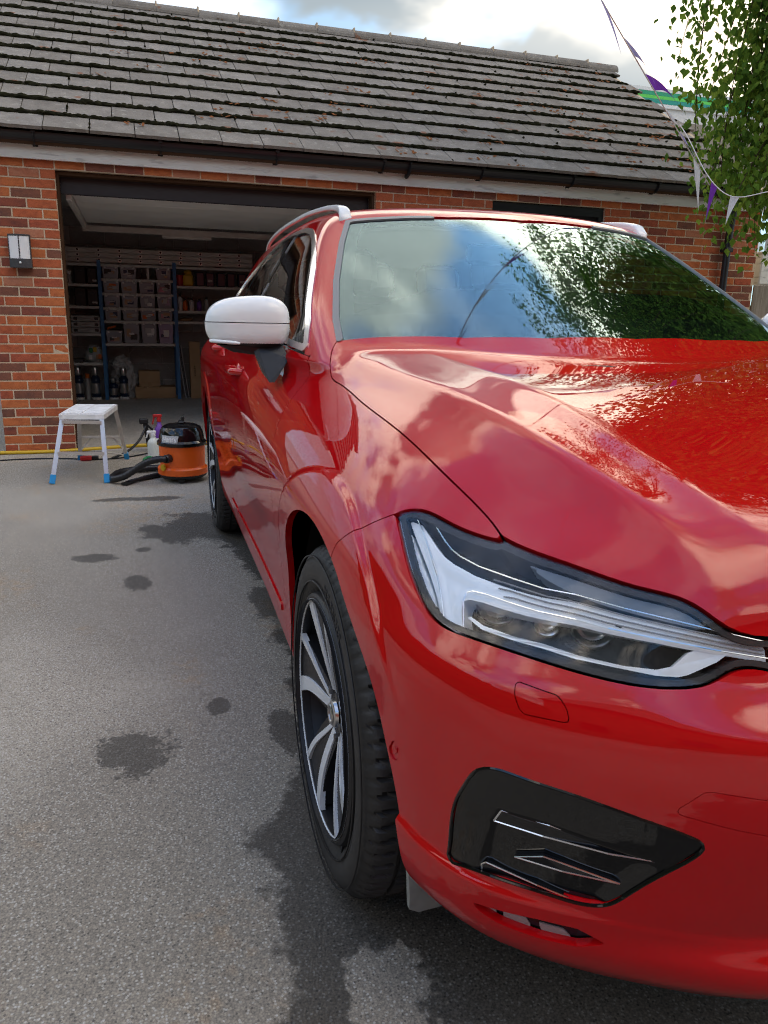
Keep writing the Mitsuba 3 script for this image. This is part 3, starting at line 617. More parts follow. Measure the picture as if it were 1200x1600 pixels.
# ---- ladder lying on top
la = thing('ladder', 'aluminium extension ladder lying on top of the racking', 'ladder')
for z in (1.772, 1.832, 1.892):
    put('stile', bx(-.30, 2.12, YS + .02, YS + .045, z, z + .056, .004), 'galvanised', la, tw=G)
    put('stile', bx(-.30, 2.12, YS + .36, YS + .385, z, z + .056, .004), 'galvanised', la, tw=G)
    for i in range(9):
        x = -.10 + i * .255
        put('rung', at(lathe([(.0135, -.002), (.0205, -.002), (.0205, .376), (.0135, .376)], 14), x, YS + .012, z + .028, rx=-90), 'aluminium', la, smooth=40, tw=G)
        put('rung_bore', at(lathe([(0, .0), (.0138, .0), (.0138, .002), (0, .002)], 14), x, YS + .013, z + .028, rx=-90), 'black_plastic', la, tw=G)
# ---- clear storage boxes
scene['clear_plastic'] = {'type': 'twosided', 'inner': {'type': 'principled', 'base_color': rgb(.13, .12, .15), 'roughness': .25, 'specular': .5}}
for nm, c in (('box_smoke', (.27, .26, .30)), ('box_lilac', (.36, .28, .42)), ('box_grey', (.40, .40, .41))): plas(nm, c, .22)
SB = []
def storage(x0, x1, z, h, body, fill, label, tall=False):
    k = thing('storage_box', label, 'storage box', None)
    y0, y1 = YS + .02, YS + .36
    put('tub', hull([(x, y, zz) for zz, e in ((z, .012), (z + h - .012, 0)) for x in (x0 + e, x1 - e) for y in (y0 + e, y1 - e)]), body, k, tw=G)
    put('lid', box((x0 + x1) / 2, (y0 + y1) / 2, z + h - .005, x1 - x0 + .008, y1 - y0 + .008, .012, .003), 'box_grey', k, tw=G)
    for x in (x0 + .03, x1 - .03): put('clip', box(x, y0 - .003, z + h - .018, .026, .008, .022, .002), 'plastic_white', k, tw=G)
    w = x1 - x0
    rb = np.random.default_rng(int(x0 * 977 + z * 613))
    for q_ in range(4):                                     # goods pressed against the front wall of the tub
        a_ = x0 + .022 + rb.uniform(0, .55) * (w - .04); c_ = z + h * rb.uniform(.12, .5); col = fill if q_ < 2 else ('plastic_white', 'plastic_tan', 'plastic_grey', 'plastic_navy', 'black_plastic')[int(rb.integers(5))]
        put('contents', bx(a_, min(a_ + w * rb.uniform(.2, .45), x1 - .022), y0 - .0015 - .0004 * q_, y0 + .004, c_, min(c_ + h * rb.uniform(.15, .4), z + h * .8)), col, k, tw=G)
    put('tag', bx(x0 + w * .34, x0 + w * .66, y0 - .003, y0 - .0018, z + h * .40, z + h * .50), 'plastic_white' if tall else 'plastic_grey', k, tw=G)
XS = [(.185, .385), (.405, .605), (.63, .825), (.85, 1.04)]
ords = ['far left', 'second', 'third', 'far right']
rowsb = [(1.577, .155, 'top shelf', ('plastic_tan', 'box_grey', None, 'box_grey')), (1.397, .150, 'second shelf', ('plastic_orange', 'plastic_tan', 'box_smoke', 'plastic_pink')),
         (1.217, .155, 'third shelf', ('box_lilac', 'plastic_tan', 'plastic_grey', 'box_lilac')), (1.047, .150, 'fourth shelf', ('plastic_tan', 'box_smoke', 'plastic_orange', 'plastic_pink'))]
lk = {'plastic_tan': 'tan', 'box_grey': 'grey', 'plastic_orange': 'orange', 'box_smoke': 'smoky', 'plastic_pink': 'pink', 'box_lilac': 'lilac', 'plastic_grey': 'pale grey'}
for z, h, rn, fills in rowsb:
    for (a, b), f, o in zip(XS, fills, ords):
        if f: storage(a, b, z, h, 'box_smoke', f, f'clear storage box with {lk[f]} contents, {o} on {rn} of middle bay')
for (a, b), f, o in zip(XS, ('plastic_pink', 'box_smoke', 'plastic_grey', 'box_lilac'), ords):
    lo = o == 'far left'
    storage(a, b, .757, .16 if lo else .268, 'box_lilac' if o == 'far right' else 'box_smoke', f, f'{"low" if lo else "deep"} clear storage box with {lk[f]} contents, {o} on lowest shelf', True)
solo('carton', bx(.735, .765, YS + .02, YS + .05, 1.577, 1.72, .004), 'plastic_white', 'narrow white upright carton between boxes on top shelf', 'carton', tw=G)
solo('orange_pouch', hull([(.20, YS + .03, .93), (.31, YS + .05, .965), (.20, YS + .2, .93), (.31, YS + .2, .96), (.20, YS + .04, .955), (.31, YS + .06, .985)]), 'plastic_orange', 'orange pouch lying on the low storage box', 'pouch', tw=G)
# ---- grey tool cases
for i, (z, w) in enumerate(((.882, 'bottom'), (.957, 'middle'), (1.032, 'top'))):
    k = thing('tool_case', f'grey organiser case, {w} of the stack of three', 'tool case')
    put('shell', bx(-.235, .115, YS + .02, YS + .38, z, z + .070, .008), 'plastic_grey', k, tw=G)
    put('handle', cat([bx(-.12, -.105, YS - .015, YS + .019, z + .014, z + .05), bx(-.015, .0, YS - .015, YS + .019, z + .014, z + .05), bx(-.12, .0, YS - .028, YS - .015, z + .010, z + .030, .003)]), 'plastic_grey', k, tw=G)
    for x in (-.205, .05): put('latch', bx(x, x + .045, YS + .008, YS + .0195, z + .018, z + .052, .002), 'black_plastic', k, tw=G)
# ---- left bay: black cases, bag, clutter
for i, (x0, x1, z, h, nm) in enumerate(((-.16, -.02, 1.502, .215, 'left black case on upper left shelf'), (-.005, .115, 1.502, .20, 'right black case with grey plate on upper left shelf'), (-.17, -.03, 1.227, .225, 'left black case on second left shelf'), (-.02, .115, 1.227, .215, 'right black case with grey plate on second left shelf'))):
    k = thing('equipment_case', nm, 'case')
    put('body', bx(x0, x1, YS + .03, YS + .4, z, z + h, .01), 'black_plastic', k, tw=G)
    put('handle', cat([bx((x0 + x1) / 2 - .03, (x0 + x1) / 2 + .03, YS + .012, YS + .029, z + h * .72, z + h * .78, .003)]), 'dark_grey_plastic', k, tw=G)
    if i % 2: put('plate', bx(x0 + .06, x1 - .008, YS + .026, YS + .0295, z + .03, z + .055), 'plastic_grey', k, tw=G)
hp = thing('spray_can', 'white capped spray can at the end of upper left shelf', 'spray can')
put('can', at(lathe([(0, 0), (.030, 0), (.030, .10), (.02, .115), (0, .115)], 16), -.225, YS + .1, 1.502), 'plastic_grey', hp, smooth=30, tw=G); put('cap', at(lathe([(0, 0), (.024, 0), (.024, .045), (.015, .055), (0, .055)], 16), -.225, YS + .1, 1.617), 'plastic_white', hp, smooth=30, tw=G)
bg_ = thing('carrier_bag', 'clear carrier bag with yellow and white packets, lower left shelf', 'bag')
def lump(c, r, seed, sub=3, amp=.5):
    m = trimesh.creation.icosphere(sub, 1.0); d = 1 - amp / 2 + amp * nfbm(m.vertices * 2.2 + seed * 7.3, 3, seed); m.vertices = m.vertices * d[:, None] * np.asarray(r); m.apply_translation(c); return m
put('bag', lump((.02, YS + .14, .61), (.115, .10, .12), 3), 'plastic_grey', bg_, smooth=True, tw=G)
for q, (x, z, c) in enumerate(((-.03, .57, 'plastic_white'), (.03, .67, 'plastic_yellow'), (.06, .575, 'plastic_tan'), (.085, .58, 'plastic_orange'), (-.02, .66, 'plastic_green'))): put('packet', box(x, YS + .035, z, .045, .02, .06, .004), c, bg_, tw=G)
solo('tray', bx(-.30, -.12, YS + .03, YS + .3, .502, .545, .006), 'dark_grey_plastic', 'low dark tray beside the carrier bag', 'tray', tw=G)
# ---- bottles on the floor
plas('bottle_navy', (.008, .02, .055), .15)
for i, (x, y, h, nm) in enumerate(((-.20, 4.02, .44, 'tall blue chrome capped canister, first from the left jamb'), (.012, 4.0, .44, 'tall blue chrome capped canister left of blue post'), (.232, 4.05, .30, 'short blue chrome capped canister right of blue post'), (.366, 4.03, .43, 'tall blue chrome capped canister before crumpled grey bag'))):
    k = thing('canister', nm, 'canister'); r = .060
    put('body', at(lathe([(0, 0), (r, 0), (r, h * .12), (r * .9, h * .14), (r * .9, h * .55), (r, h * .58), (r * .95, h * .64), (r * .5, h * .74), (0, h * .74)], 24), x, y, 0.012), 'bottle_navy', k, smooth=30, tw=G)
    put('band', at(lathe([(r * .905, 0), (r * .93, .004), (r * .93, h * .30), (r * .905, h * .304)], 24), x, y, .012 + h * .2), 'steel', k, smooth=30, tw=G)
    put('cap', at(lathe([(0, 0), (r * .62, 0), (r * .70, h * .05), (r * .70, h * .18), (r * .45, h * .25), (0, h * .26)], 20), x, y, .012 + h * .742), 'steel', k, smooth=30, tw=G)
    put('foot_ring', at(lathe([(r, 0), (r * 1.05, .003), (r * 1.05, h * .08), (r, h * .085)], 24), x, y, .014), 'plastic_white', k, smooth=30, tw=G)
gb = thing('slim_tube', 'slim grey tube with orange cap between two canisters', 'tube')
put('tube', at(lathe([(0, 0), (.028, 0), (.028, .28), (0, .28)], 16), -.09, 4.06, .012), 'plastic_grey', gb, smooth=30, tw=G); put('cap', at(lathe([(0, 0), (.026, 0), (.026, .06), (0, .06)], 16), -.09, 4.06, .293), 'plastic_orange', gb, smooth=30, tw=G)
solo('rubbish_sack', cat([lump((.38, 4.27, .24), (.17, .10, .25), 5, 4, .9), lump((.36, 4.27, .45), (.13, .09, .12), 9, 3, .9)]), 'plastic_grey', 'crumpled grey plastic sack behind the floor canisters', 'sack', smooth=25, tw=G)
def carton(name, label, x0, x1, y0, y1, z0, z1, tape=True):
    k = thing(name, label, 'cardboard box'); put('carton', bx(x0, x1, y0, y1, z0, z1, .003), 'cardboard', k, tw=G)
    put('flap', cat([bx(x0 + .002, x1 - .002, y0 - .003, y0 - .0005, z0 + (z1 - z0) * .30, z0 + (z1 - z0) * .32)]), 'plastic_tan', k, tw=G)
    if tape: put('tape', bx((x0 + x1) / 2 - .025, (x0 + x1) / 2 + .025, y0 - .0035, y0 - .0008, z0 + (z1 - z0) * .0, z0 + (z1 - z0) * .29), 'plastic_tan', k, tw=G)
    return k
carton('cardboard_box', 'long flat cardboard box on the garage floor', .51, 1.045, 4.12, 4.45, .012, .165, False)
carton('cardboard_box', 'small cardboard box on top of the long flat one', .565, .84, 4.13, 4.42, .167, .38)
tb_ = thing('cardboard_box', 'tall narrow cardboard box upright beside the blue post', 'cardboard box')
put('carton', bx(1.245, 1.385, 4.06, 4.2, .012, .78, .003), 'cardboard', tb_, tw=G)
put('print', cat([bx(1.300, 1.318, 4.0575, 4.0595, .32 + i * .03, .338 + i * .03) for i in range(5)]), 'dark_timber', tb_, tw=G)
for i, x in enumerate((1.17, 1.19, 1.215)):
    solo('board', hull([(x + dx + t * -.085, 4.10 + dy + i * .02, z) for dx in (0, .012) for dy in (0, .26) for z, t in ((.013, 0), (.73, 1))]), 'plastic_grey' if i != 1 else 'dark_grey_plastic', ('nearest grey panel leaning on blue post', 'middle dark panel leaning on blue post', 'farthest grey panel leaning on blue post')[i], 'panel', tw=G)
# ---- right bay
jc = thing('jerry_can', 'yellow plastic container on the upper right shelf', 'container')
put('body', cat([bx(1.20, 1.33, YS + .04, YS + .18, 1.512, 1.66, .02), at(lathe([(0, 0), (.055, 0), (.045, .05), (.02, .06), (0, .06)], 18), 1.265, YS + .11, 1.661)]), 'plastic_yellow', jc, smooth=35, tw=G); put('cap', at(lathe([(0, 0), (.018, 0), (.018, .02), (0, .02)], 14), 1.265, YS + .11, 1.722), 'plastic_yellow', jc, tw=G)
solo('red_tub', at(lathe([(0, 0), (.045, 0), (.05, .14), (0, .145)], 18), 1.155, YS + .1, 1.512), 'plastic_red', 'dull red tub left of the yellow container', 'tub', smooth=30, tw=G)
for i, (x, c) in enumerate(((1.42, 'navy'), (1.55, 'navy'), (1.70, 'navy'), (1.83, 'navy'), (1.98, 'navy'), (2.10, 'navy'))):
    k = thing('blue_bottle', f'{("first", "second", "third", "fourth", "fifth", "sixth")[i]} dark blue square bottle right of the yellow container', 'bottle', 'dark blue bottles on the upper right shelf')
    put('body', box(x, YS + .11, 1.602, .11, .14, .18, .012), 'bottle_navy', k, tw=G)
    if i in (1, 4): put('label', bx(x - .03, x + .03, YS + .036, YS + .0395, 1.57, 1.60), 'plastic_grey', k, tw=G)
for i, (x, c, h, nm) in enumerate(((1.15, 'white', .22, 'slim white bottle at left of second right shelf'), (1.215, 'orange', .16, 'orange bottle on second right shelf'), (1.30, 'white', .17, 'white bottle right of the orange bottle'), (1.40, 'purple', .16, 'purple bottle on second right shelf'), (1.50, 'grey', .19, 'grey bottle on second right shelf'), (1.66, 'white', .15, 'squat white tub on second right shelf'), (1.80, 'grey', .16, 'squat grey tub on second right shelf'))):
    k = thing('cleaner_bottle', nm, 'bottle'); r = .03 if x < 1.6 else .06
    put('body', at(lathe([(0, 0), (r, 0), (r, h * .7), (r * .5, h * .82), (0, h * .82)], 16), x, YS + .1, 1.192), 'plastic_' + c, k, smooth=30, tw=G); put('cap', at(lathe([(0, 0), (r * .48, 0), (r * .48, h * .16), (0, h * .16)], 12), x, YS + .1, 1.193 + h * .82), 'black_plastic', k, tw=G)
solo('cloth', lump((1.22, YS + .12, 1.072), (.10, .08, .022), 12, 3, .6), 'plastic_tan', 'folded tan cloth on the lowest right shelf', 'cloth', smooth=True, tw=G)

# ================================================================ THE CAR
# x across (w = distance from the middle), y = u back from the bumper, z up; the near flank is at -x
# ---- plan curve -------------------------------------------------------
PLAN=np.array([(0,0),(.2,.008),(.4,.040),(.55,.085),(.65,.130),(.75,.192),(.82,.254),(.865,.322),(.895,.40),(.913,.49),(.925,.6),(.933,.75),(.936,.9),(.937,1.1),(.937,1.4),(.938,1.8),(.940,2.4),(.941,3.0),(.943,3.5),(.943,3.75),(.938,4.0),(.93,4.25),(.90,4.45),(.84,4.58),(.72,4.65),(.5,4.68),(.25,4.688),(0,4.69)])
_c=np.r_[0,np.cumsum(np.hypot(*np.diff(PLAN,axis=0).T))]
_cs=CubicSpline(_c,PLAN,bc_type=((1,[1,0]),(1,[-1,0])))
_pp=_cs(np.linspace(0,_c[-1],6001)); PS=np.r_[0,np.cumsum(np.hypot(*np.diff(_pp,axis=0).T))]
PT=np.gradient(_pp,PS,axis=0); PT/=np.linalg.norm(PT,axis=1,keepdims=True); PN=np.stack([PT[:,1],-PT[:,0]],1)  # outward (w,u)
SMAX=PS[-1]
def plan(s):
    return (np.stack([np.interp(s,PS,_pp[:,0]),np.interp(s,PS,_pp[:,1])],-1), np.stack([np.interp(s,PS,PN[:,0]),np.interp(s,PS,PN[:,1])],-1))
# lookup tables of D and s over (w,u)
_h=.01
_gw=np.arange(-.1,1.251,_h); _gu=np.arange(-.4,5.01,_h)
_W,_U=np.meshgrid(_gw,_gu,indexing='ij')
_full=np.vstack([_pp[::2],_pp[::2]*[-1,1]]); _tree=cKDTree(_pp)
_d,_i=_tree.query(np.stack([_W.ravel(),_U.ravel()],1))
_sg=np.einsum('ij,ij->i',np.stack([_W.ravel(),_U.ravel()],1)-_pp[_i],PN[_i])
_tt=np.einsum('ij,ij->i',np.stack([_W.ravel(),_U.ravel()],1)-_pp[_i],PT[_i])
_Dt=(np.where(_sg>0,_d,-_d)).reshape(_W.shape); _St=(PS[_i]+0*_tt).reshape(_W.shape)
_Dt=spline_filter(_Dt,3)
def DS(w,u):
    c=[(w-_gw[0])/_h,(u-_gu[0])/_h]
    return map_coordinates(_Dt,c,order=3,mode='nearest',prefilter=False),map_coordinates(_St,c,order=1,mode='nearest')
def sst(a,b,x):
    t=np.clip((x-a)/(b-a),0,1); return t*t*t*(t*(6*t-15)+10)
def smax(a,b,k):
    h=np.maximum(k-np.abs(a-b),0)/k; return np.maximum(a,b)+h*h*h*k/6
def smin(a,b,k): return -smax(-a,-b,k)
def sabs(x,e): return np.sqrt(x*x+e*e)-e
FO,WB,WR=.872,2.865,.365
# ---- inward offset profile O(s,z): stations by s ------------------------
ZK=np.array([.10,.16,.20,.235,.265,.29,.31,.33,.35,.37,.40,.45,.50,.55,.60,.64,.67,.695,.715,.735,.755,.775,.80,.83,.86,.89,.92,.95,.98,1.01,1.04,1.07,1.10,1.15,1.20])
def prof(pairs):
    p=np.array(pairs); return PchipInterpolator(p[:,0],p[:,1],extrapolate=True)(np.clip(ZK,p[0,0],p[-1,0]))
sF=lambda u: np.interp(u,_pp[:3400,1],PS[:3400])
P_front=prof([(.10,.20),(.19,.115),(.235,.070),(.265,.043),(.300,.028),(.322,.028),(.340,.038),(.362,.046),(.40,.038),(.50,.015),(.60,.0),(.668,.002),(.692,.008),(.708,.026),(.735,.058),(.78,.085),(.84,.11),(.92,.15),(1.2,.30)])
P_corner=prof([(.10,.26),(.19,.15),(.235,.11),(.27,.07),(.32,.040),(.38,.024),(.46,.014),(.55,.004),(.66,0),(.712,.001),(.738,.006),(.757,.016),(.79,.026),(.82,.034),(.88,.056),(.95,.10),(1.2,.27)])
P_fend=prof([(.10,.15),(.22,.08),(.30,.035),(.42,.030),(.55,.020),(.70,0.004),(.80,.0),(.86,.012),(.92,.040),(.98,.09),(1.04,.16),(1.2,.36)])
P_fd=prof([(.10,.15),(.22,.095),(.30,.05),(.42,.040),(.55,.028),(.66,.006),(.76,0),(.84,.002),(.91,.008),(.97,.024),(1.03,.050),(1.10,.09),(1.2,.15)])
P_rd=prof([(.10,.15),(.22,.095),(.30,.05),(.42,.036),(.55,.024),(.66,.005),(.76,0),(.86,.0),(.95,.006),(1.01,.024),(1.06,.05),(1.12,.085),(1.2,.14)])
P_rq=prof([(.10,.15),(.22,.09),(.30,.04),(.42,.02),(.55,.008),(.66,.0),(.76,0),(.88,.0),(.97,.006),(1.02,.03),(1.08,.065),(1.14,.10),(1.2,.14)])
P_rear=prof([(.10,.2),(.25,.1),(.35,.03),(.5,.0),(.7,.0),(.8,.01),(.95,.04),(1.05,.07),(1.2,.12)])
_sk=np.array([0,.42,.62,.95,1.22,1.55,2.0,2.7,3.6,4.4,5.1,SMAX-.5,SMAX])
_pk=np.array([P_front,P_front,P_corner*.6+P_front*.4,P_corner,P_corner*.35+P_fend*.65,P_fend,P_fend*.6+P_fd*.4,P_fd,P_rd,P_rq,P_rq,P_rear,P_rear])
_Og_s=np.linspace(0,SMAX,700); _Og_z=np.linspace(.10,1.2,221)
_tmp=PchipInterpolator(_sk,_pk,axis=0)(_Og_s); _Og=CubicSpline(ZK,_tmp,axis=1)(_Og_z)
_Og=spline_filter(gaussian_filter(_Og,[6,1.7],mode='nearest'),3)
def O(s,z):
    return map_coordinates(_Og,[np.clip(s,0,SMAX)/SMAX*699,np.clip((z-.10)/1.1,0,1)*220],order=3,mode='nearest',prefilter=False)
# ---- bonnet height ------------------------------------------------------
HST=[ # u, (w,z)...: centre, mid, inner ridge, outer crease, shut line, fender
(-.10,[(0,.68),(.2,.66),(.30,.60),(.38,.54),(.5,.44),(.6,.36),(1,0.0)]),
(.0,[(0,.80),(.2,.785),(.32,.72),(.40,.66),(.5,.58),(.6,.49),(1,.1)]),
(.05,[(0,.855),(.2,.85),(.36,.795),(.42,.765),(.5,.70),(.6,.61),(1,.2)]),
(.12,[(0,.892),(.22,.892),(.40,.872),(.48,.835),(.55,.785),(.65,.70),(1,.35)]),
(.2,[(0,.922),(.25,.925),(.44,.918),(.535,.900),(.605,.855),(.70,.775),(1,.47)]),
(.3,[(0,.955),(.27,.960),(.47,.962),(.58,.955),(.66,.900),(.76,.825),(1,.58)]),
(.42,[(0,.995),(.28,1.0),(.50,1.006),(.62,.994),(.735,.895),(.85,.80),(1,.66)]),
(.6,[(0,1.044),(.3,1.048),(.52,1.052),(.655,1.036),(.775,.958),(.90,.862),(1,.78)]),
(.8,[(0,1.076),(.3,1.080),(.54,1.083),(.68,1.066),(.79,.999),(.90,.915),(1,.83)]),
(1.1,[(0,1.109),(.3,1.109),(.555,1.103),(.71,1.091),(.80,1.034),(.90,.955),(1,.87)]),
(1.4,[(0,1.139),(.3,1.137),(.57,1.130),(.74,1.112),(.80,1.058),(.90,.985),(1,.90)]),
(1.8,[(0,1.15),(.3,1.15),(.57,1.145),(.74,1.12),(.80,1.08),(.90,1.01),(1,.92)]),
(2.2,[(0,1.15),(.3,1.15),(.57,1.145),(.74,1.12),(.80,1.09),(.90,1.03),(1,.94)])]
_hw=np.arange(0,1.0001,.005); _hu=np.arange(-.1,2.2001,.005)
_kn=np.array([[q for q in st] for _,st in HST])          # stations x knots x 2
_ku=np.array([u for u,_ in HST])
_kw=PchipInterpolator(_ku,_kn[:,:,0],axis=0)(_hu); _kz=CubicSpline(_ku,_kn[:,:,1],axis=0)(_hu)
_kz=PchipInterpolator(_ku,_kn[:,:,1],axis=0)(_hu)
_kw=gaussian_filter1d(_kw,10,axis=0); _kz=gaussian_filter1d(_kz,6,axis=0)
def _across(a,z,k):
    z=z.copy(); z[:2]-=.007*k
    # three fair strips that meet in the inner ridge and the outer crease
    o=PchipInterpolator([-a[1],a[0],a[1],a[2]],[z[1],z[0],z[1],z[2]])(np.minimum(_hw,a[2]))
    m=z[2]+(z[3]-z[2])*np.clip((_hw-a[2])/(a[3]-a[2]),0,1)-.0035*np.sin(np.pi*np.clip((_hw-a[2])/(a[3]-a[2]),0,1))*k
    am=a[3]+.42*(a[4]-a[3]); zm=z[3]+.42*(z[4]-z[3])-.0075*k; d=(z[3]-zm)/(am-a[3])
    e=PchipInterpolator(np.r_[a[3]-.03,a[3],am,a[4:]],np.r_[z[3]+.03*d*1.15,z[3],zm,z[4:]])(np.maximum(_hw,a[3]))
    return np.where(_hw<a[2],o,np.where(_hw<a[3],m,e))
_HT=np.stack([_across(a,z,sst(.14,.34,u)*(1-sst(1.05,1.35,u))) for a,z,u in zip(_kw,_kz,_hu)],1)   # w x u
_m=np.vstack([_HT[:0:-1],_HT]); _m=gaussian_filter(_m,[1.5,4.0],mode='nearest'); _HT=_m[len(_hw)-1:]
_gn=np.sqrt(1+np.gradient(_HT,.005,axis=0)**2+np.gradient(_HT,.005,axis=1)**2); _gn=gaussian_filter(_gn,4)
_HT=spline_filter(_HT,3)
def _hc(w,u): return [np.clip(np.abs(w),0,1)/.005,(np.clip(u,-.1,2.2)+.1)/.005]
def H(w,u): return map_coordinates(_HT,_hc(w,u),order=3,mode='nearest',prefilter=False)
def Hn(w,u): return map_coordinates(_gn,_hc(w,u),order=1,mode='nearest')
_ks=CubicSpline([-.1,0,.3,.6,1.0,1.4,1.8,2.4,5],[.07,.07,.09,.11,.12,.10,.07,.05,.05])
def f_low(w,u,z):
    w=np.abs(w)
    D,s=DS(w,u)
    dx=u-FO; dz=z-WR; r=np.hypot(dx,dz)
    o=O(s,z)
    # raised wheel-arch flares, front and rear
    for c in (FO,FO+WB):
        r=np.hypot(u-c,z-WR); ang=(z-WR)
        R0=.532 if c==FO else .52
        o=o-(.009 if c==FO else .006)*(1-sst(R0-.010,R0+.006,r))*sst(.20,.42,ang)
    zst=np.interp(s,[0,.5,.75,1.05,1.2],[.345,.365,.395,.415,.408])
    o=o-.0085*(1-sst(zst-.004,zst+.009,z))*sst(.22,.36,z)*(1-sst(1.15,1.35,s))*(.15+.85*sst(.60,.98,s))
    fs=D+o
    ft=(z-H(w,u))/Hn(w,u)
    k=_ks(np.clip(u,-.1,5))
    f=smax(fs,ft,k)
    return smax(f,.17-z,.03)
# ---- greenhouse -----------------------------------------------------------
_belt=PchipInterpolator([1,1.2,1.45,1.7,2.2,3.2,4.0,4.5,4.8],[.72,.757,.815,.862,.886,.886,.86,.80,.74])
def wside(u,z):
    belt=_belt(np.clip(u,1,4.8))
    t=(z-1.08)
    return belt-.50*np.maximum(t,0)+.35*np.minimum(t,0)-.02*sst(2.6,3.6,u)-.18*np.maximum(t,0)**2*1.0
def roofz(w,u):
    c=np.interp(u,[1.6,2.0,2.3,2.7,3.2,3.8,4.3,4.6],[1.50,1.560,1.592,1.612,1.615,1.600,1.560,1.50])
    return c-.085*w*w-.12*w**4
_roofu=np.linspace(1.4,4.8,400); _roofc=gaussian_filter1d(PchipInterpolator([1.4,1.7,2.0,2.3,2.7,3.2,3.8,4.3,4.8],[1.46,1.515,1.560,1.592,1.613,1.615,1.598,1.555,1.47])(_roofu),10)
def roofz(w,u):
    return map_coordinates(_roofc,[(np.clip(u,1.4,4.8)-1.4)/3.4*399],order=1,mode='nearest')-.075*w*w-.10*w**4
WS0,WSC=1.11,2.0
def f_ws(w,u,z):
    t=z-1.11
    us=WS0+.26*(w/.75)**2+.03*(w/.75)**6+WSC*t-.10*t*(0.45-t)*1.6
    return (us-u)*.44
def f_gh(w,u,z):
    w=np.abs(w)
    a=w-wside(u,z)
    b=z-roofz(w,u)
    c=f_ws(w,u,z)
    d=(u-(4.62-.55*(z-1.08)-.10*w*w))*.85
    f=smax(a*.9,b,.10)
    f=smax(f,c,.045)
    f=smax(f,d,.10)
    return smax(f,.93-z,.03)
def f_all(w,u,z):
    return smin(f_low(w,u,z),f_gh(w,u,z),.012+.033*np.maximum(sst(.66,.78,np.abs(w)),sst(1.7,2.1,u)))
def norm(f, p, e=1.2e-3):
    g = np.stack([f(p[:, 0] + e, p[:, 1], p[:, 2]) - f(p[:, 0] - e, p[:, 1], p[:, 2]), f(p[:, 0], p[:, 1] + e, p[:, 2]) - f(p[:, 0], p[:, 1] - e, p[:, 2]), f(p[:, 0], p[:, 1], p[:, 2] + e) - f(p[:, 0], p[:, 1], p[:, 2] - e)], -1)
    return g / np.maximum(np.linalg.norm(g, axis=1, keepdims=True), 1e-12)
def solve(o, d, f, t0, t1, n=40):
    """First crossing from outside in along o + t d."""
    ts = np.linspace(t0, t1, n); lo = np.full(len(o), t0); hi = np.full(len(o), t1); done = np.zeros(len(o), bool)
    prev = np.full(len(o), t0)
    for t in ts:
        v = f(*(o + d * t).T); new = (v < 0) & ~done
        hi = np.where(new, t, hi); lo = np.where(new, prev, lo); done |= v < 0
        prev = np.full(len(o), t)
    for _ in range(16):
        m = (lo + hi) / 2; v = f(*(o + d * m[:, None]).T); lo = np.where(v > 0, m, lo); hi = np.where(v > 0, hi, m)
    return (lo + hi) / 2, done
def grid_faces(n, m):
    I = np.arange(n * m).reshape(n, m)
    a, b, c, d = I[:-1, :-1].ravel(), I[1:, :-1].ravel(), I[1:, 1:].ravel(), I[:-1, 1:].ravel()
    return np.vstack([np.stack([a, b, c], 1), np.stack([a, c, d], 1)])
class Skin:
    """A piece of body surface: points (w, u, z), a parameter pair for each, and faces."""
    def __init__(s, V, Q, F): s.V, s.Q, s.F = V, Q, F
def orient(sk, f):
    N = norm(f, sk.V); n = np.cross(sk.V[sk.F[:, 1]] - sk.V[sk.F[:, 0]], sk.V[sk.F[:, 2]] - sk.V[sk.F[:, 0]])
    bad = np.einsum('ij,ij->i', n, N[sk.F[:, 0]]) < 0
    sk.F[bad] = sk.F[bad][:, ::-1]; sk.N = N
    return sk
# skirt: rays along the plan normal
ss = np.concatenate([np.arange(0, 1.75, .0065), np.arange(1.75, 2.6, .010), np.arange(2.6, SMAX, .020), [SMAX]])
zz = np.arange(.205, 1.142, .0048)
_S, _Z = np.meshgrid(ss, zz, indexing='ij')
_p, _nn = plan(_S.ravel()); _o = np.stack([_p[:, 0], _p[:, 1], _Z.ravel()], 1); _d = np.stack([-_nn[:, 0], -_nn[:, 1], 0 * _Z.ravel()], 1)
_t, _ok = solve(_o, _d, f_all, -.03, .42)
_Vs = _o + _d * _t[:, None]; _Fs = grid_faces(len(ss), len(zz)); _Fs = _Fs[_ok[_Fs].all(1)]
SK = orient(Skin(_Vs, np.stack([_S.ravel(), _Z.ravel()], 1), _Fs), f_all)
# bonnet: rays straight down
uu = np.concatenate([np.arange(.05, .5, .0055), np.arange(.5, 1.62, .011)]); ww = np.arange(-.86, .8601, .0085)
_Uu, _Ww = np.meshgrid(uu, ww, indexing='ij'); _o = np.stack([_Ww.ravel(), _Uu.ravel(), np.full(_Uu.size, 1.30)], 1); _d = np.tile([0, 0, -1.0], (len(_o), 1))
_t, _ok = solve(_o, _d, f_all, 0, .75, 60)
_F = grid_faces(len(uu), len(ww)); _F = _F[_ok[_F].all(1)]
BN = orient(Skin(_o + _d * _t[:, None], _o[:, :2].copy(), _F), f_all)
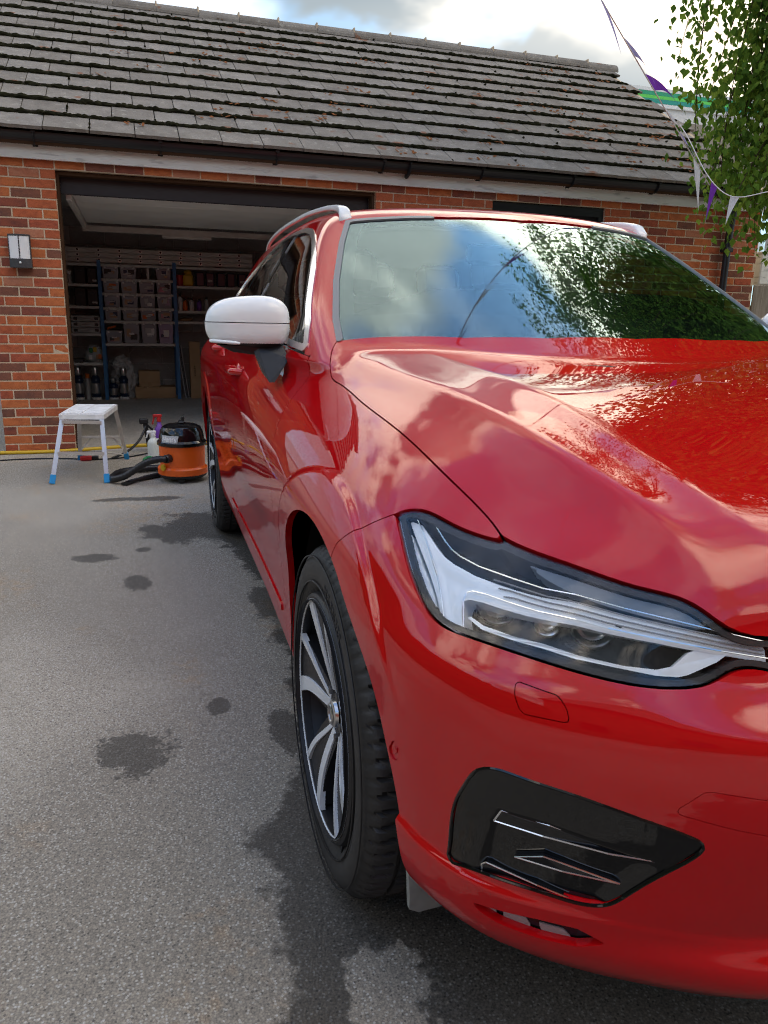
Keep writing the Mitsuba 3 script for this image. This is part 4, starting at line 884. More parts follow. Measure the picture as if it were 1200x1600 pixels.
# greenhouse: rays from an axis inside the cabin
ug = np.concatenate([np.arange(.98, 2.3, .010), np.arange(2.3, 4.74, .022)]); th = np.radians(np.linspace(10, 90, 120))
_Ug, _Th = np.meshgrid(ug, th, indexing='ij')
_c = np.stack([0 * _Ug.ravel(), _Ug.ravel(), np.full(_Ug.size, .94)], 1); _d = np.stack([np.cos(_Th.ravel()), 0 * _Th.ravel(), np.sin(_Th.ravel())], 1)
_fg = lambda w, u, z: f_all(w, u, z)
_t, _ok = solve(_c + _d * 1.2, -_d, _fg, 0, 1.19, 60)
_V = _c + _d * (1.2 - _t)[:, None]; _F = grid_faces(len(ug), len(th)); _F = _F[_ok[_F].all(1)]
GH = orient(Skin(_V, np.stack([_Ug.ravel(), _Th.ravel()], 1), _F), _fg)

def sdf(Q, poly):
    """Signed distance in the plane to a closed polygon: negative inside."""
    P = np.asarray(poly, float); A, B = P, np.roll(P, -1, 0)
    best = np.full(len(Q), 1e9); inside = np.zeros(len(Q), bool)
    for a, b in zip(A, B):
        e = b - a; L = e @ e
        if L < 1e-14: continue
        t = np.clip(((Q - a) @ e) / L, 0, 1); best = np.minimum(best, np.hypot(*(Q - a - t[:, None] * e).T))
        c = (a[1] > Q[:, 1]) != (b[1] > Q[:, 1])
        with np.errstate(divide='ignore', invalid='ignore'):
            x = (b[0] - a[0]) * (Q[:, 1] - a[1]) / (b[1] - a[1]) + a[0]
        inside ^= c & (Q[:, 0] < x)
    return np.where(inside, -best, best)
def clip(sk, g):
    """The part of the skin where g < 0, cut along g = 0."""
    V, Q, F, N = sk.V, sk.Q, sk.F, sk.N
    ins = g < 0; k = ins[F].sum(1)
    keep = F[k == 3]; newF = [keep]; VV, QQ, NN = [V], [Q], [N]; n0 = len(V); cache = {}
    add = []
    def cut(i, j):
        key = (i, j) if i < j else (j, i)
        if key not in cache:
            t = g[key[0]] / (g[key[0]] - g[key[1]]); t = min(max(t, 1e-4), 1 - 1e-4)
            cache[key] = n0 + len(add); add.append((key[0], key[1], t))
        return cache[key]
    out = []
    for f in F[(k == 1) | (k == 2)]:
        m = [ins[f[0]], ins[f[1]], ins[f[2]]]
        if sum(m) == 1:
            i = m.index(True); a, b, c = f[i], f[(i + 1) % 3], f[(i + 2) % 3]
            out.append([a, cut(a, b), cut(a, c)])
        else:
            i = m.index(False); a, b, c = f[i], f[(i + 1) % 3], f[(i + 2) % 3]
            p, q = cut(a, b), cut(a, c); out.append([p, b, c]); out.append([p, c, q])
    if add:
        A = np.array([(a, b) for a, b, _ in add]); t = np.array([x[2] for x in add])[:, None]
        VV.append(V[A[:, 0]] * (1 - t) + V[A[:, 1]] * t); QQ.append(Q[A[:, 0]] * (1 - t) + Q[A[:, 1]] * t); NN.append(N[A[:, 0]] * (1 - t) + N[A[:, 1]] * t)
    V, Q, N = np.vstack(VV), np.vstack(QQ), np.vstack(NN); N = N / np.maximum(np.linalg.norm(N, axis=1, keepdims=True), 1e-9)
    F = np.vstack([keep] + ([np.array(out)] if out else []))
    used, inv = np.unique(F, return_inverse=True)
    r = Skin(V[used], Q[used], inv.reshape(-1, 3)); r.N = N[used]
    return r
def rim_of(V, F, N, depth, roll=.0):
    E = np.sort(np.vstack([F[:, [0, 1]], F[:, [1, 2]], F[:, [2, 0]]]), axis=1); D = np.vstack([F[:, [0, 1]], F[:, [1, 2]], F[:, [2, 0]]])
    _, ix, ct = np.unique(E, axis=0, return_index=True, return_counts=True)
    B = D[ix[ct == 1]]
    u, inv = np.unique(B, return_inverse=True); B = inv.reshape(-1, 2); n = len(u)
    P = np.vstack([V[u], V[u] - N[u] * depth]); f = []
    a, b = B[:, 0], B[:, 1]
    return P, np.vstack([np.stack([b, a, a + n], 1), np.stack([b, a + n, b + n], 1)])
def mirror(M): return M[0] * [-1, 1, 1], M[1][:, ::-1]
def join(*ms):
    V, F, k = [], [], 0
    for v, f in ms: V.append(v); F.append(f + k); k += len(v)
    return np.vstack(V), np.vstack(F)
def shell(sk, off=0.0, depth=.012, near=True):
    """Mesh on the near flank (x = -w) from a skin in (w, u, z), with its edges turned in."""
    V = sk.V + sk.N * off
    parts = [(V, sk.F)] + ([rim_of(V, sk.F, sk.N, depth)] if depth else [])
    M = join(*parts)
    return mirror(M) if near else M
def car_put(name, M, m, parent=None, smooth=True, **k): return put(name, M, m, parent or car, smooth, **k)
def both(name, sk, m, off=0.0, depth=.012, parent=None, **k):
    a = car_put(name, shell(sk, off, depth, True), m, parent, **k)
    b = car_put(name, shell(sk, off, depth, False), m, parent, **k)
    return a, b
def sz(pts):
    p = np.asarray(pts, float); return np.stack([DS(p[:, 0], p[:, 1])[1], p[:, 2]], 1)
def wu(pts):
    p = np.asarray(pts, float); return p[:, :2]
def smooth_poly(P, r):
    g = Polygon(P).buffer(0); g = g.buffer(-r).buffer(2 * r).buffer(-r)
    if g.geom_type != 'Polygon': g = max(g.geoms, key=lambda q: q.area)
    return np.array(g.exterior.coords)[:-1]

# ---------------------------------------------------------------- car materials
PAINT = (.70, .010, .016)
scene['paint'] = {'type': 'twosided', 'inner': {'type': 'plastic', 'diffuse_reflectance': rgb(*PAINT), 'int_ior': 1.58, 'nonlinear': True}}
mat('trim_black', {'type': 'plastic', 'diffuse_reflectance': rgb(.006), 'int_ior': 1.5})
mat('seal', {'type': 'principled', 'base_color': rgb(.20, .20, .20), 'roughness': .4, 'specular': .4})
mat('liner', {'type': 'diffuse', 'reflectance': proc(lambda p, n, uv: mix((.010, .010, .011), (.022, .021, .020), fbm(p.x * 30, p.y * 30, p.z * 30, 3)))})
metal('satin_chrome', (.80, .81, .82), .16)
metal('silver_paint', (.70, .72, .74), .30)
mat('mirror_cap', {'type': 'plastic', 'diffuse_reflectance': rgb(.80, .82, .81), 'int_ior': 1.5})
mat('tyre_rubber', {'type': 'principled', 'base_color': proc(lambda p, n, uv: mix((.012, .012, .012), (.030, .028, .026), fbm(p.x * 22, p.y * 22, p.z * 22, 4))), 'roughness': .55, 'specular': .4})
mat('cut_alloy', {'type': 'plastic', 'diffuse_reflectance': rgb(.60, .62, .64), 'int_ior': 1.6})
plas('alloy_black', (.008, .008, .009), .42)
metal('brake_iron', (.16, .155, .15), .5)
scene['windscreen_glass'] = {'type': 'thindielectric', 'int_ior': 1.85, 'specular_transmittance': rgb(.24, .30, .29), 'specular_reflectance': rgb(.72, .95, 1.0)}
scene['side_glass'] = {'type': 'thindielectric', 'int_ior': 1.52, 'specular_transmittance': rgb(.55, .62, .60)}
scene['privacy_glass'] = {'type': 'thindielectric', 'int_ior': 1.52, 'specular_transmittance': rgb(.16, .17, .18)}
scene['lens_clear'] = {'type': 'thindielectric', 'int_ior': 1.33, 'specular_transmittance': rgb(.96, .97, .98)}
mat('light_guide', {'type': 'plastic', 'diffuse_reflectance': rgb(.74, .78, .80), 'int_ior': 1.5})
plas('sky_sheen_cover', (.13, .15, .17), .12)  # grey-blue base colour imitates the sky mirrored in the upper lamp lens
plas('lamp_cavity', (.010, .010, .011), .6)
mat('lamp_black', {'type': 'plastic', 'diffuse_reflectance': rgb(.012, .013, .015), 'int_ior': 1.5})
metal('lamp_chrome', (.86, .87, .88), .10)
plas('strip_grey', (.30, .24, .24), .3); plas('seat_cloth', (.045, .044, .045), .7); plas('headliner', (.38, .37, .34), .8); plas('dash_plastic', (.018, .018, .020), .55)
plas('mud_flap_grey', proc(lambda p, n, uv: mix((.16, .17, .16), (.30, .31, .29), fbm(p.x * 30, p.y * 30, p.z * 20, 4))), .45)

# ---------------------------------------------------------------- lines of the body
SHUT = [(.748, 1.445, 1.132), (0.766, 1.424, 1.114), (0.782, 1.383, 1.084), (0.789, 1.345, 1.054), (0.788, 1.255, 1.038), (.7885, 1.06, 1.02), (0.787, 0.874, 1.002), (.779, .71, .977), (0.767, 0.566, 0.946), (0.745, 0.468, 0.91), (0.738, 0.414, 0.887)]
NOSE = [(0.738, 0.410, 0.886), (0.723, 0.365, 0.881), (0.682, 0.289, 0.874), (0.621, 0.226, 0.86), (0.581, 0.198, 0.853), (0.560, 0.187, 0.842), (0.527, 0.161, 0.818), (0.477, 0.144, 0.806), (.40, .118, .83), (.32, .096, .853), (.2, .078, .862), (0, .072, .866)]
LAMP_OUT = [(0.851, 0.584, 0.883), (0.858, 0.517, 0.84), (0.859, 0.446, 0.795), (0.85, 0.384, 0.771), (0.823, 0.326, 0.768), (0.768, 0.258, 0.763), (0.694, 0.199, 0.751), (0.632, 0.163, 0.746), (0.591, 0.147, 0.748), (0.563, 0.14, 0.754), (0.519, 0.137, 0.771), (0.484, 0.13, 0.768), (.44, .115, .765)]
LAMP_TOP = [(0.832, 0.568, 0.893), (0.817, 0.548, 0.897), (0.791, 0.498, 0.889), (0.767, 0.451, 0.882), (0.742, 0.404, 0.881)]
FB = [(0.851, 0.584, 0.883), (0.875, 0.609, 0.866), (0.9, 0.64, 0.844), (0.929, 0.685, 0.806), (.93, .74, .70)]
def dense(pts, n=70, f=None):
    P = spline(pts, n)
    for _ in range(6): P = P - norm(f_all, P) * f_all(*P.T)[:, None] * .9
    return P
SHUT, NOSE, LAMP_OUT, LAMP_TOP, FB = dense(SHUT), dense(NOSE, 50), dense(LAMP_OUT, 60), dense([LAMP_OUT[0]] + LAMP_TOP, 30), dense(FB[:4], 16)
car = thing('car', 'glossy red estate SUV with silver mirrors parked nose out on drive', 'car')
GAP = .0011
wheel_d = np.minimum(np.hypot(SK.V[:, 1] - FO, SK.V[:, 2] - WR) / .445, np.hypot(SK.V[:, 1] - FO - WB, SK.V[:, 2] - WR) / .440)
arch = (1 - wheel_d) * .44                                  # > 0 inside an arch
# bonnet
half = [tuple(q[:2]) for q in SHUT[::-1]] + [(.70, 1.418), (.60, 1.362), (.45, 1.285), (.25, 1.225), (0, 1.200)]
lead = [tuple(q[:2]) for q in NOSE[::-1]]
pol = np.array(lead + half); pol = np.vstack([pol, (pol * [-1, 1])[::-1]])
Qb = BN.Q.copy(); bonnet = clip(BN, sdf(Qb, pol) + GAP)
car_put('bonnet', join((bonnet.V, bonnet.F), rim_of(bonnet.V, bonnet.F, bonnet.N, .020)), 'paint')
# fender
door_cut = [(1.486, 1.15), (1.484, 1.10), (1.478, 1.03), (1.452, .955), (1.425, .876), (1.41, .78), (1.40, .60), (1.40, .20)]
_su = lambda u: float(np.interp(u, PP[:3400, 1], PS[:3400]))
PP = _pp
shut_sz, lt_sz, fb_sz = sz(SHUT), sz(LAMP_TOP), sz(FB)
cut_sz = np.array([(_su(u), z) for u, z in door_cut])
fend_poly = np.vstack([shut_sz[::-1], [(_su(1.47), 1.16)], cut_sz, [(_su(.9), .2), (_su(.74), .70)], fb_sz[::-1], lt_sz])
fender = clip(SK, np.maximum(sdf(SK.Q, fend_poly) + GAP, arch))
both('front_wing', fender, 'paint', depth=.016)
# bumper
lamp_sz = np.vstack([sz(LAMP_OUT), sz([(.44, .113, .80)]), sz(NOSE[NOSE[:, 0] > .47][::-1]), lt_sz[::-1]])
GRILLE = [(0, .80), (.40, .80), (.445, .765), (.46, .70), (.43, .60), (.36, .535), (0, .52)]
bump_poly = np.vstack([[(0, .205)], [(_su(.74), .205)], [(_su(.74), .70)], fb_sz[::-1], sz(LAMP_OUT)[1:], [(.44, .80), (0, .80)]])
FOG = [(0.841, 0.317, 0.422), (0.843, 0.308, 0.467), (0.842, 0.294, 0.531), (0.835, 0.278, 0.568), (0.826, 0.263, 0.595), (0.814, 0.248, 0.605), (0.785, 0.22, 0.605), (0.723, 0.174, 0.595), (0.651, 0.133, 0.576), (0.59, 0.106, 0.556), (0.576, 0.101, 0.547), (0.573, 0.1, 0.54), (0.576, 0.103, 0.53), (0.602, 0.119, 0.498), (0.645, 0.148, 0.443), (0.667, 0.164, 0.418), (0.685, 0.175, 0.413), (0.73, 0.203, 0.417), (0.781, 0.241, 0.421), (0.828, 0.296, 0.415), (0.839, 0.312, 0.414)]
SLOT = [(0.819, 0.277, 0.363), (0.791, 0.246, 0.368), (0.744, 0.207, 0.371), (0.699, 0.178, 0.368), (0.658, 0.16, 0.347), (0.693, 0.184, 0.333), (0.738, 0.214, 0.333), (0.787, 0.251, 0.34), (0.81, 0.27, 0.351)]
SENSOR = [(0.896, 0.449, 0.532), (0.895, 0.435, 0.552), (0.893, 0.418, 0.56), (0.89, 0.41, 0.549), (0.89, 0.416, 0.531), (0.892, 0.434, 0.516), (0.894, 0.447, 0.519)]
TOW = [(0.785, 0.245, 0.717), (0.785, 0.243, 0.713), (0.782, 0.234, 0.699), (0.777, 0.229, 0.694), (0.733, 0.196, 0.693), (0.729, 0.195, 0.696), (0.731, 0.202, 0.711), (0.738, 0.213, 0.724), (0.778, 0.247, 0.732), (0.783, 0.249, 0.729)]
WASH = [(0.615, 0.114, 0.593), (0.584, 0.099, 0.625), (0.574, 0.095, 0.626), (0.512, 0.071, 0.619), (0.478, 0.06, 0.611), (0.467, 0.061, 0.559), (0.542, 0.084, 0.573), (0.612, 0.113, 0.59)]
fog_sz, slot_sz = smooth_poly(sz(FOG), .006), smooth_poly(sz(SLOT), .002)
tow_sz, wash_sz, sen_sz = smooth_poly(sz(TOW), .004), smooth_poly(sz(WASH), .006), smooth_poly(sz(SENSOR), .006)
gB = sdf(SK.Q, bump_poly) + GAP
holes = [-(sdf(SK.Q, fog_sz)) - .0, -(sdf(SK.Q, slot_sz)), -(sdf(SK.Q, sen_sz)), -sdf(SK.Q, np.array(GRILLE + [(-.05, .52), (-.05, .80)])), arch]
bg = np.maximum.reduce([gB] + holes)
d_tow, d_wash = sdf(SK.Q, tow_sz), sdf(SK.Q, wash_sz)
body_b = clip(SK, np.maximum.reduce([bg, .0006 - d_tow, .0005 - d_wash]))
bumper = car_put('front_bumper', join(shell(body_b, 0, .014, True), shell(body_b, 0, .014, False)), 'paint')
both('towing_eye_cover', clip(SK, d_tow + .0006), 'paint', depth=.01, parent=bumper)
both('washer_cover', clip(SK, d_wash + .0005), 'paint', depth=.01, parent=bumper)
both('sensor_ring', clip(SK, sdf(SK.Q, sen_sz) + .0012), 'paint', off=-.003, depth=.01, parent=bumper)
both('parking_sensor', clip(SK, sdf(SK.Q, sen_sz) + .009), 'paint', off=-.001, depth=.006, parent=bumper)
# fog surround and its blades
d_fog = sdf(SK.Q, fog_sz)
FOGIN = [(0.792, 0.264, 0.513), (0.786, 0.255, 0.537), (0.734, 0.213, 0.533), (0.613, 0.146, 0.5), (0.645, 0.169, 0.451), (0.667, 0.19, 0.398), (0.712, 0.216, 0.403), (0.796, 0.28, 0.407), (0.795, 0.282, 0.433)]
d_in = sdf(SK.Q, smooth_poly(sz(FOGIN), .004))
fs_ = clip(SK, d_fog + .0016)
din = sdf(fs_.Q, smooth_poly(sz(FOGIN), .004))
dish = Skin(fs_.V - fs_.N * (.003 + .008 * (1 - sst(-.016, .012, din)))[:, None], fs_.Q, fs_.F); dish.N = fs_.N
fogs = both('fog_surround', dish, 'trim_black', depth=.012, parent=bumper)
BL = [[(0.796, 0.256, 0.519), (0.79, 0.247, 0.541), (0.739, 0.205, 0.537), (0.673, 0.165, 0.523), (0.617, 0.138, 0.506), (0.671, 0.165, 0.509), (0.744, 0.212, 0.516)],
      [(0.77, 0.239, 0.468), (0.74, 0.213, 0.482), (0.717, 0.199, 0.477), (0.65, 0.162, 0.459), (0.716, 0.2, 0.463)],
      [(0.801, 0.276, 0.433), (0.797, 0.27, 0.44), (0.74, 0.223, 0.427), (0.67, 0.182, 0.406), (0.724, 0.214, 0.411), (0.799, 0.277, 0.41)]]
def solid_patch(pts, thick):
    """A plate spanning a 3D outline, thickened inwards."""
    P = np.asarray(pts, float); N = norm(f_low, P); uv = sz(P)
    tv, tf = trimesh.creation.triangulate_polygon(Polygon(uv), engine='earcut')
    ix = cKDTree(uv).query(tv)[1]; n = len(P)
    V = np.vstack([P, P - N * thick]); F = [ix[tf], ix[tf][:, ::-1] + n]; I = np.arange(n); J = (I + 1) % n
    F += [np.stack([I, J, J + n], 1), np.stack([I, J + n, I + n], 1)]
    m = trimesh.Trimesh(V, np.vstack(F), process=False); m.fix_normals(); return m
def sided(m, near): return (m.vertices * [-1, 1, 1], m.faces[:, ::-1]) if near else (m.vertices, m.faces)
def closed_tube(pts, r, n=6, close=True, lift=0.0):
    P = np.asarray(pts, float); P = P + norm(f_low, P) * lift
    out = []
    Q = np.vstack([P, P[:1]]) if close else P
    for a, b in zip(Q[:-1], Q[1:]): out.append(tube(np.linspace(a, b, 3), r, n))
    return cat(out)
for i, b in enumerate(BL):
    for side, fk in zip((True, False), fogs):
        b = np.asarray(b) + norm(f_low, np.asarray(b, float)) * .0065 if side else b
        bk = car_put('blade', sided(solid_patch(b, .006), side), 'gloss_black', fk, False)
        car_put('blade_edge', sided(closed_tube(b, .0015), side), 'satin_chrome', fk, 30)
for side, fk in zip((True, False), fogs): car_put('surround_edge', sided(closed_tube(dense(FOG + FOG[:1], 120)[:-1], .0026, lift=-.0012), side), 'trim_black', fk, 30)
cam_c = sz([(.793, .246, .496)])[0]
for side, fk in zip((True, False), fogs):
    q = clip(SK, np.hypot(*(SK.Q - cam_c).T) - .010); car_put('sensor', shell(q, -.012, .004, side), 'black_plastic', fk)
# light slot low in the bumper
both('light_slot', clip(SK, sdf(SK.Q, slot_sz) - .006), 'trim_black', off=-.016, depth=0, parent=bumper)
for b in ([(0.804, 0.283, 0.351), (0.786, 0.261, 0.355), (0.781, 0.265, 0.333), (0.793, 0.276, 0.337)], [(0.777, 0.253, 0.353), (0.751, 0.232, 0.352), (0.74, 0.23, 0.334), (0.774, 0.257, 0.335)], [(0.735, 0.221, 0.348), (0.705, 0.201, 0.346), (0.691, 0.198, 0.331), (0.727, 0.223, 0.329)]):
    both('light_strip', clip(SK, sdf(SK.Q, sz(b))), 'strip_grey', off=-.014, depth=.008, parent=bumper)
# grille
gp = np.array(GRILLE + [(-.05, .52), (-.05, .80)])
gr = clip(SK, sdf(SK.Q, gp) - .004)
grille = car_put('grille', join(shell(gr, -.035, 0, True), shell(gr, -.035, 0, False)), 'trim_black')
fr_ = clip(SK, np.maximum(sdf(SK.Q, gp) + .001, -(sdf(SK.Q, gp) + .014)))
car_put('grille_frame', join(shell(fr_, .002, .02, True), shell(fr_, .002, .02, False)), 'satin_chrome', grille)
for i in range(14):
    s0 = .012 + i * .030; q = clip(SK, np.maximum(sdf(SK.Q, gp) + .014, np.abs(SK.Q[:, 0] - s0) - .005))
    if len(q.F): both('grille_bar', q, 'gloss_black', off=-.012, depth=.02, parent=grille)
# headlamps
d_l = sdf(SK.Q, smooth_poly(lamp_sz, .004))
TRACES = dict(
 marker=[(0.839, 0.59, 0.877), (0.822, 0.572, 0.884), (0.822, 0.551, 0.874), (0.821, 0.513, 0.852), (0.822, 0.481, 0.832), (0.823, 0.453, 0.815), (0.826, 0.43, 0.8), (0.833, 0.393, 0.772), (0.837, 0.403, 0.774), (0.841, 0.43, 0.783), (0.843, 0.455, 0.795), (0.844, 0.489, 0.815), (0.843, 0.538, 0.846), (0.842, 0.577, 0.868)],
 drl=[(0.821, 0.567, 0.884), (0.806, 0.542, 0.883), (0.8, 0.515, 0.871), (0.797, 0.49, 0.859), (0.793, 0.468, 0.85), (0.787, 0.448, 0.845), (0.772, 0.409, 0.84), (0.746, 0.352, 0.839), (0.719, 0.307, 0.837), (0.687, 0.275, 0.837), (0.638, 0.232, 0.829), (0.587, 0.198, 0.821), (0.531, 0.171, 0.81), (0.467, 0.154, 0.795), (0.469, 0.145, 0.776), (0.535, 0.162, 0.787), (0.61, 0.196, 0.798), (0.662, 0.229, 0.804), (0.695, 0.256, 0.809), (0.736, 0.293, 0.811), (0.759, 0.323, 0.813), (0.781, 0.362, 0.814), (0.792, 0.383, 0.812), (0.799, 0.389, 0.808), (0.806, 0.382, 0.798), (0.817, 0.352, 0.77), (0.823, 0.363, 0.768), (0.833, 0.391, 0.772), (0.825, 0.429, 0.8), (0.822, 0.452, 0.815), (0.821, 0.48, 0.833), (0.82, 0.512, 0.852), (0.82, 0.549, 0.874)],
 chin=[(0.807, 0.366, 0.779), (0.803, 0.362, 0.782), (0.794, 0.338, 0.777), (0.768, 0.299, 0.775), (0.735, 0.267, 0.773), (0.701, 0.238, 0.766), (0.65, 0.203, 0.76), (0.613, 0.184, 0.759), (0.594, 0.178, 0.764), (0.572, 0.178, 0.781), (0.551, 0.174, 0.788), (0.518, 0.162, 0.783), (0.538, 0.162, 0.771), (0.576, 0.167, 0.755), (0.589, 0.17, 0.752), (0.615, 0.181, 0.752), (0.65, 0.201, 0.756), (0.703, 0.236, 0.761), (0.736, 0.264, 0.767), (0.769, 0.296, 0.77), (0.797, 0.336, 0.772)])
d_m, d_d, d_c = (sdf(SK.Q, sz(TRACES[k])) for k in ('marker', 'drl', 'chin'))
for side in (True, False):
    hl = car_put('headlamp', shell(clip(SK, d_l + .003), -.075, 0, side), 'lamp_cavity')
    wallq = clip(SK, np.maximum(d_l + .003, -(d_l + .010)))
    car_put('bezel', shell(wallq, -.006, .065, side), 'lamp_cavity', hl)
    car_put('lens', shell(clip(SK, d_l + .0022), -.003, .004, side), 'lens_clear', hl)
    g = clip(SK, d_d); M = Skin(g.V + g.N * (.0012 * np.sin(np.clip(sdf(g.Q, sz(TRACES['drl'])) / -.006, 0, 8) * 1.6))[:, None], g.Q, g.F); M.N = g.N
    car_put('light_guide', shell(M, -.017, .03, side), 'light_guide', hl)
    car_put('guide_edge', sided(closed_tube(TRACES['drl'], .0011, lift=.002), side), 'lamp_chrome', hl, 30)
    tp_, bt_ = np.array(TRACES['drl'][5:14]), np.array(TRACES['drl'][14:21])[::-1]
    for fr2 in (.30, .55, .78):
        w_ = np.linspace(.475, .765, 26); ip = lambda A, k: np.interp(w_, A[::-1, 0] if A[0, 0] > A[-1, 0] else A[:, 0], A[::-1, k] if A[0, 0] > A[-1, 0] else A[:, k])
        L3 = np.stack([w_, ip(tp_, 1) * (1 - fr2) + ip(bt_, 1) * fr2, ip(tp_, 2) * (1 - fr2) + ip(bt_, 2) * fr2], 1)
        for _ in range(5): L3 = L3 - norm(f_low, L3) * (f_low(*L3.T) + .0135)[:, None]
        car_put('guide_rib', sided(tube(L3, .0011, 6), side), 'seal', hl, 30)
    g = clip(SK, d_m + .0025); axis = np.array([.45, .9]); wv = (g.Q @ axis) / .0105
    M = Skin(g.V + g.N * (.003 * np.abs(np.sin(wv * np.pi)))[:, None], g.Q, g.F); M.N = g.N
    car_put('side_reflector', shell(M, -.017, .02, side), 'light_guide', hl)
    car_put('chin_trim', sided(solid_patch(TRACES['chin'], .01), side), 'light_guide', hl, False)
    sh = clip(SK, np.maximum.reduce([d_l + .012, -(SK.Q[:, 1] - np.interp(SK.Q[:, 0], [.44, .75, 1.05], [.795, .838, .90])), ]))
    if len(sh.F): car_put('upper_cover', shell(sh, -.012, .03, side), 'sky_sheen_cover', hl)
    sx = -1 if side else 1
    for (w_, u_, z_), r_ in (((.756, .374, .791), .024), ((.658, .270, .787), .023), ((.706, .312, .781), .014)):
        o = np.array([sx * w_, u_, z_]); ax = np.array([sx * .45, -.86, -.1]); ax /= np.linalg.norm(ax)
        R = trimesh.geometry.align_vectors([0, 0, 1], ax)
        bowl = lathe([(r_ * 1.25, .008), (r_ * 1.32, .004), (r_ * 1.2, -.02), (r_ * .6, -.035), (0, -.035), (0, -.033), (r_ * .55, -.033), (r_ * 1.12, -.018), (r_ * 1.2, .005)], 28); bowl.apply_transform(R); bowl.apply_translation(o)
        car_put('reflector_bowl', bowl, 'lamp_chrome', hl, 35)
        ln_ = trimesh.creation.icosphere(3, r_); ln_.vertices[:, 2] *= .55; ln_.apply_transform(R); ln_.apply_translation(o - ax * .008)
        car_put('projector_lens', ln_, 'steel', hl)
    for k in range(4):
        w_ = .735 - k * .030; u_ = .335 - k * .026
        b = box(0, 0, 0, .018, .02, .006, .001); car_put('fin', at(b, sx * w_, u_ - .02, .807 - .001 * k, rz=sx * 40), 'dark_grey_plastic', hl, False)
# black void behind the bonnet edge
# doors
def side_poly(pts): return np.array([(_su(u), z) for u, z in pts])
BELT = lambda u: np.interp(u, [1.40, 1.50, 1.76, 2.6, 3.5, 4.1, 4.6], [1.085, 1.092, 1.115, 1.13, 1.155, 1.19, 1.20])
top = lambda a, b: [(u, BELT(u)) for u in np.linspace(a, b, 12)]
split = [(2.62, None), (2.625, .9), (2.60, .6), (2.575, .29)]
def zmax(g): return g
dfront = side_poly([(1.486, BELT(1.486)), (1.478, 1.03), (1.452, .955), (1.425, .876), (1.41, .78), (1.40, .60), (1.40, .292), (2.575, .292), (2.60, .6), (2.625, .9), (2.62, BELT(2.62))] + top(1.486, 2.62)[::-1][1:-1])
drear = side_poly([(2.62, BELT(2.62)), (2.625, .9), (2.60, .6), (2.575, .292), (3.25, .292), (3.27, .40), (3.33, .60), (3.50, .80), (3.60, .95), (3.62, BELT(3.62))] + top(2.62, 3.62)[::-1][1:-1])
quarter = side_poly([(3.62, BELT(3.62)), (3.60, .95), (3.50, .80), (3.33, .60), (3.27, .40), (3.25, .205), (4.685, .205)]) 
df = clip(SK, np.maximum(sdf(SK.Q, dfront) + GAP, arch)); dr_ = clip(SK, np.maximum(sdf(SK.Q, drear) + GAP, arch))
front_doors = both('front_door', df, 'paint', depth=.02); rear_doors = both('rear_door', dr_, 'paint', depth=.02)
qs = np.vstack([quarter, [(SMAX, .205), (SMAX, 1.19)], [(_su(u), BELT(u)) for u in (4.5, 4.1, 3.9, 3.7)]])
qq = clip(SK, np.maximum(sdf(SK.Q, qs) + GAP, arch))
car_put('rear_body', join(shell(qq, 0, .016, True), shell(qq, 0, .016, False)), 'paint')
sill = clip(SK, np.maximum.reduce([SK.Q[:, 1] - .2895, .206 - SK.Q[:, 1], _su(1.402) - SK.Q[:, 0], SK.Q[:, 0] - _su(3.245), arch]))
both('sill', sill, 'paint', depth=.03)
# handles: a pull proud of a scooped cup
for doors, u0, zc in ((front_doors, 2.36, .992), (rear_doors, 3.36, 1.030)):
    for sx, dk in zip((-1, 1), doors):
        n = 15; us = np.linspace(u0 - .115, u0 + .115, n); o = np.stack([np.full(n, 1.2), us, np.full(n, zc)], 1)
        t, _ = solve(o, np.tile([-1.0, 0, 0], (n, 1)), f_all, 0, .6, 60); w = 1.2 - t
        lift = .036 * np.minimum(1, np.sin(np.linspace(0.02, np.pi - .02, n)) * 2.2)
        bar = tube(np.stack([sx * (w + lift - .004), us, np.full(n, zc)], 1), .011 + .003 * np.sin(np.linspace(0, np.pi, n)), 14)
        car_put('handle', bar, 'paint', dk)
        cup = trimesh.creation.icosphere(3, 1.0); cup.vertices *= [.010, .060, .030]; cup.apply_translation((sx * (w[7] - .001), u0, zc - .004)); car_put('handle_cup', cup, 'paint', dk)
# lower door strip
for doors, a, b in ((front_doors, 1.47, 2.56), (rear_doors, 2.60, 3.22)):
    q = clip(SK, np.maximum.reduce([np.abs(SK.Q[:, 1] - .385) - .011, _su(a) - SK.Q[:, 0], SK.Q[:, 0] - _su(b), arch + .02]))
    for side, dk in zip((True, False), doors): car_put('trim_strip', shell(q, .004, .006, side), 'paint', dk)
# arch liners, underside
for u0 in (FO, FO + WB):
    a = np.linspace(-.30, math.pi - .02 if u0 == FO else math.pi + .3, 40); R_ = .47 if u0 == FO else .465
    for sx in (-1, 1):
        V = np.array([(sx * w_, u0 + R_ * math.cos(t), WR + R_ * math.sin(t)) for t in a for w_ in (.868, .60)]); F = []
        for i in range(39): F += [[2 * i, 2 * i + 1, 2 * i + 3], [2 * i, 2 * i + 3, 2 * i + 2]]
        lk_ = car_put('wheel_arch_liner', (V, np.array(F)), 'liner', smooth=False)
        arc_ = [(R_ * math.cos(t), R_ * math.sin(t)) for t in np.linspace(0, math.pi, 30)]
        car_put('inner_wall', at(prism([(R_, -.12)] + arc_ + [(-R_, -.12)], .02), sx * .60 - .01, u0, WR, rx=90, rz=90), 'liner', lk_, False)
        for t in (2.55, 2.9, 3.2, .35):
            car_put('clip', at(trimesh.creation.icosphere(1, .011), sx * .84, u0 + (R_ - .004) * math.cos(t), WR + (R_ - .004) * math.sin(t)), 'plastic_grey', lk_, True)
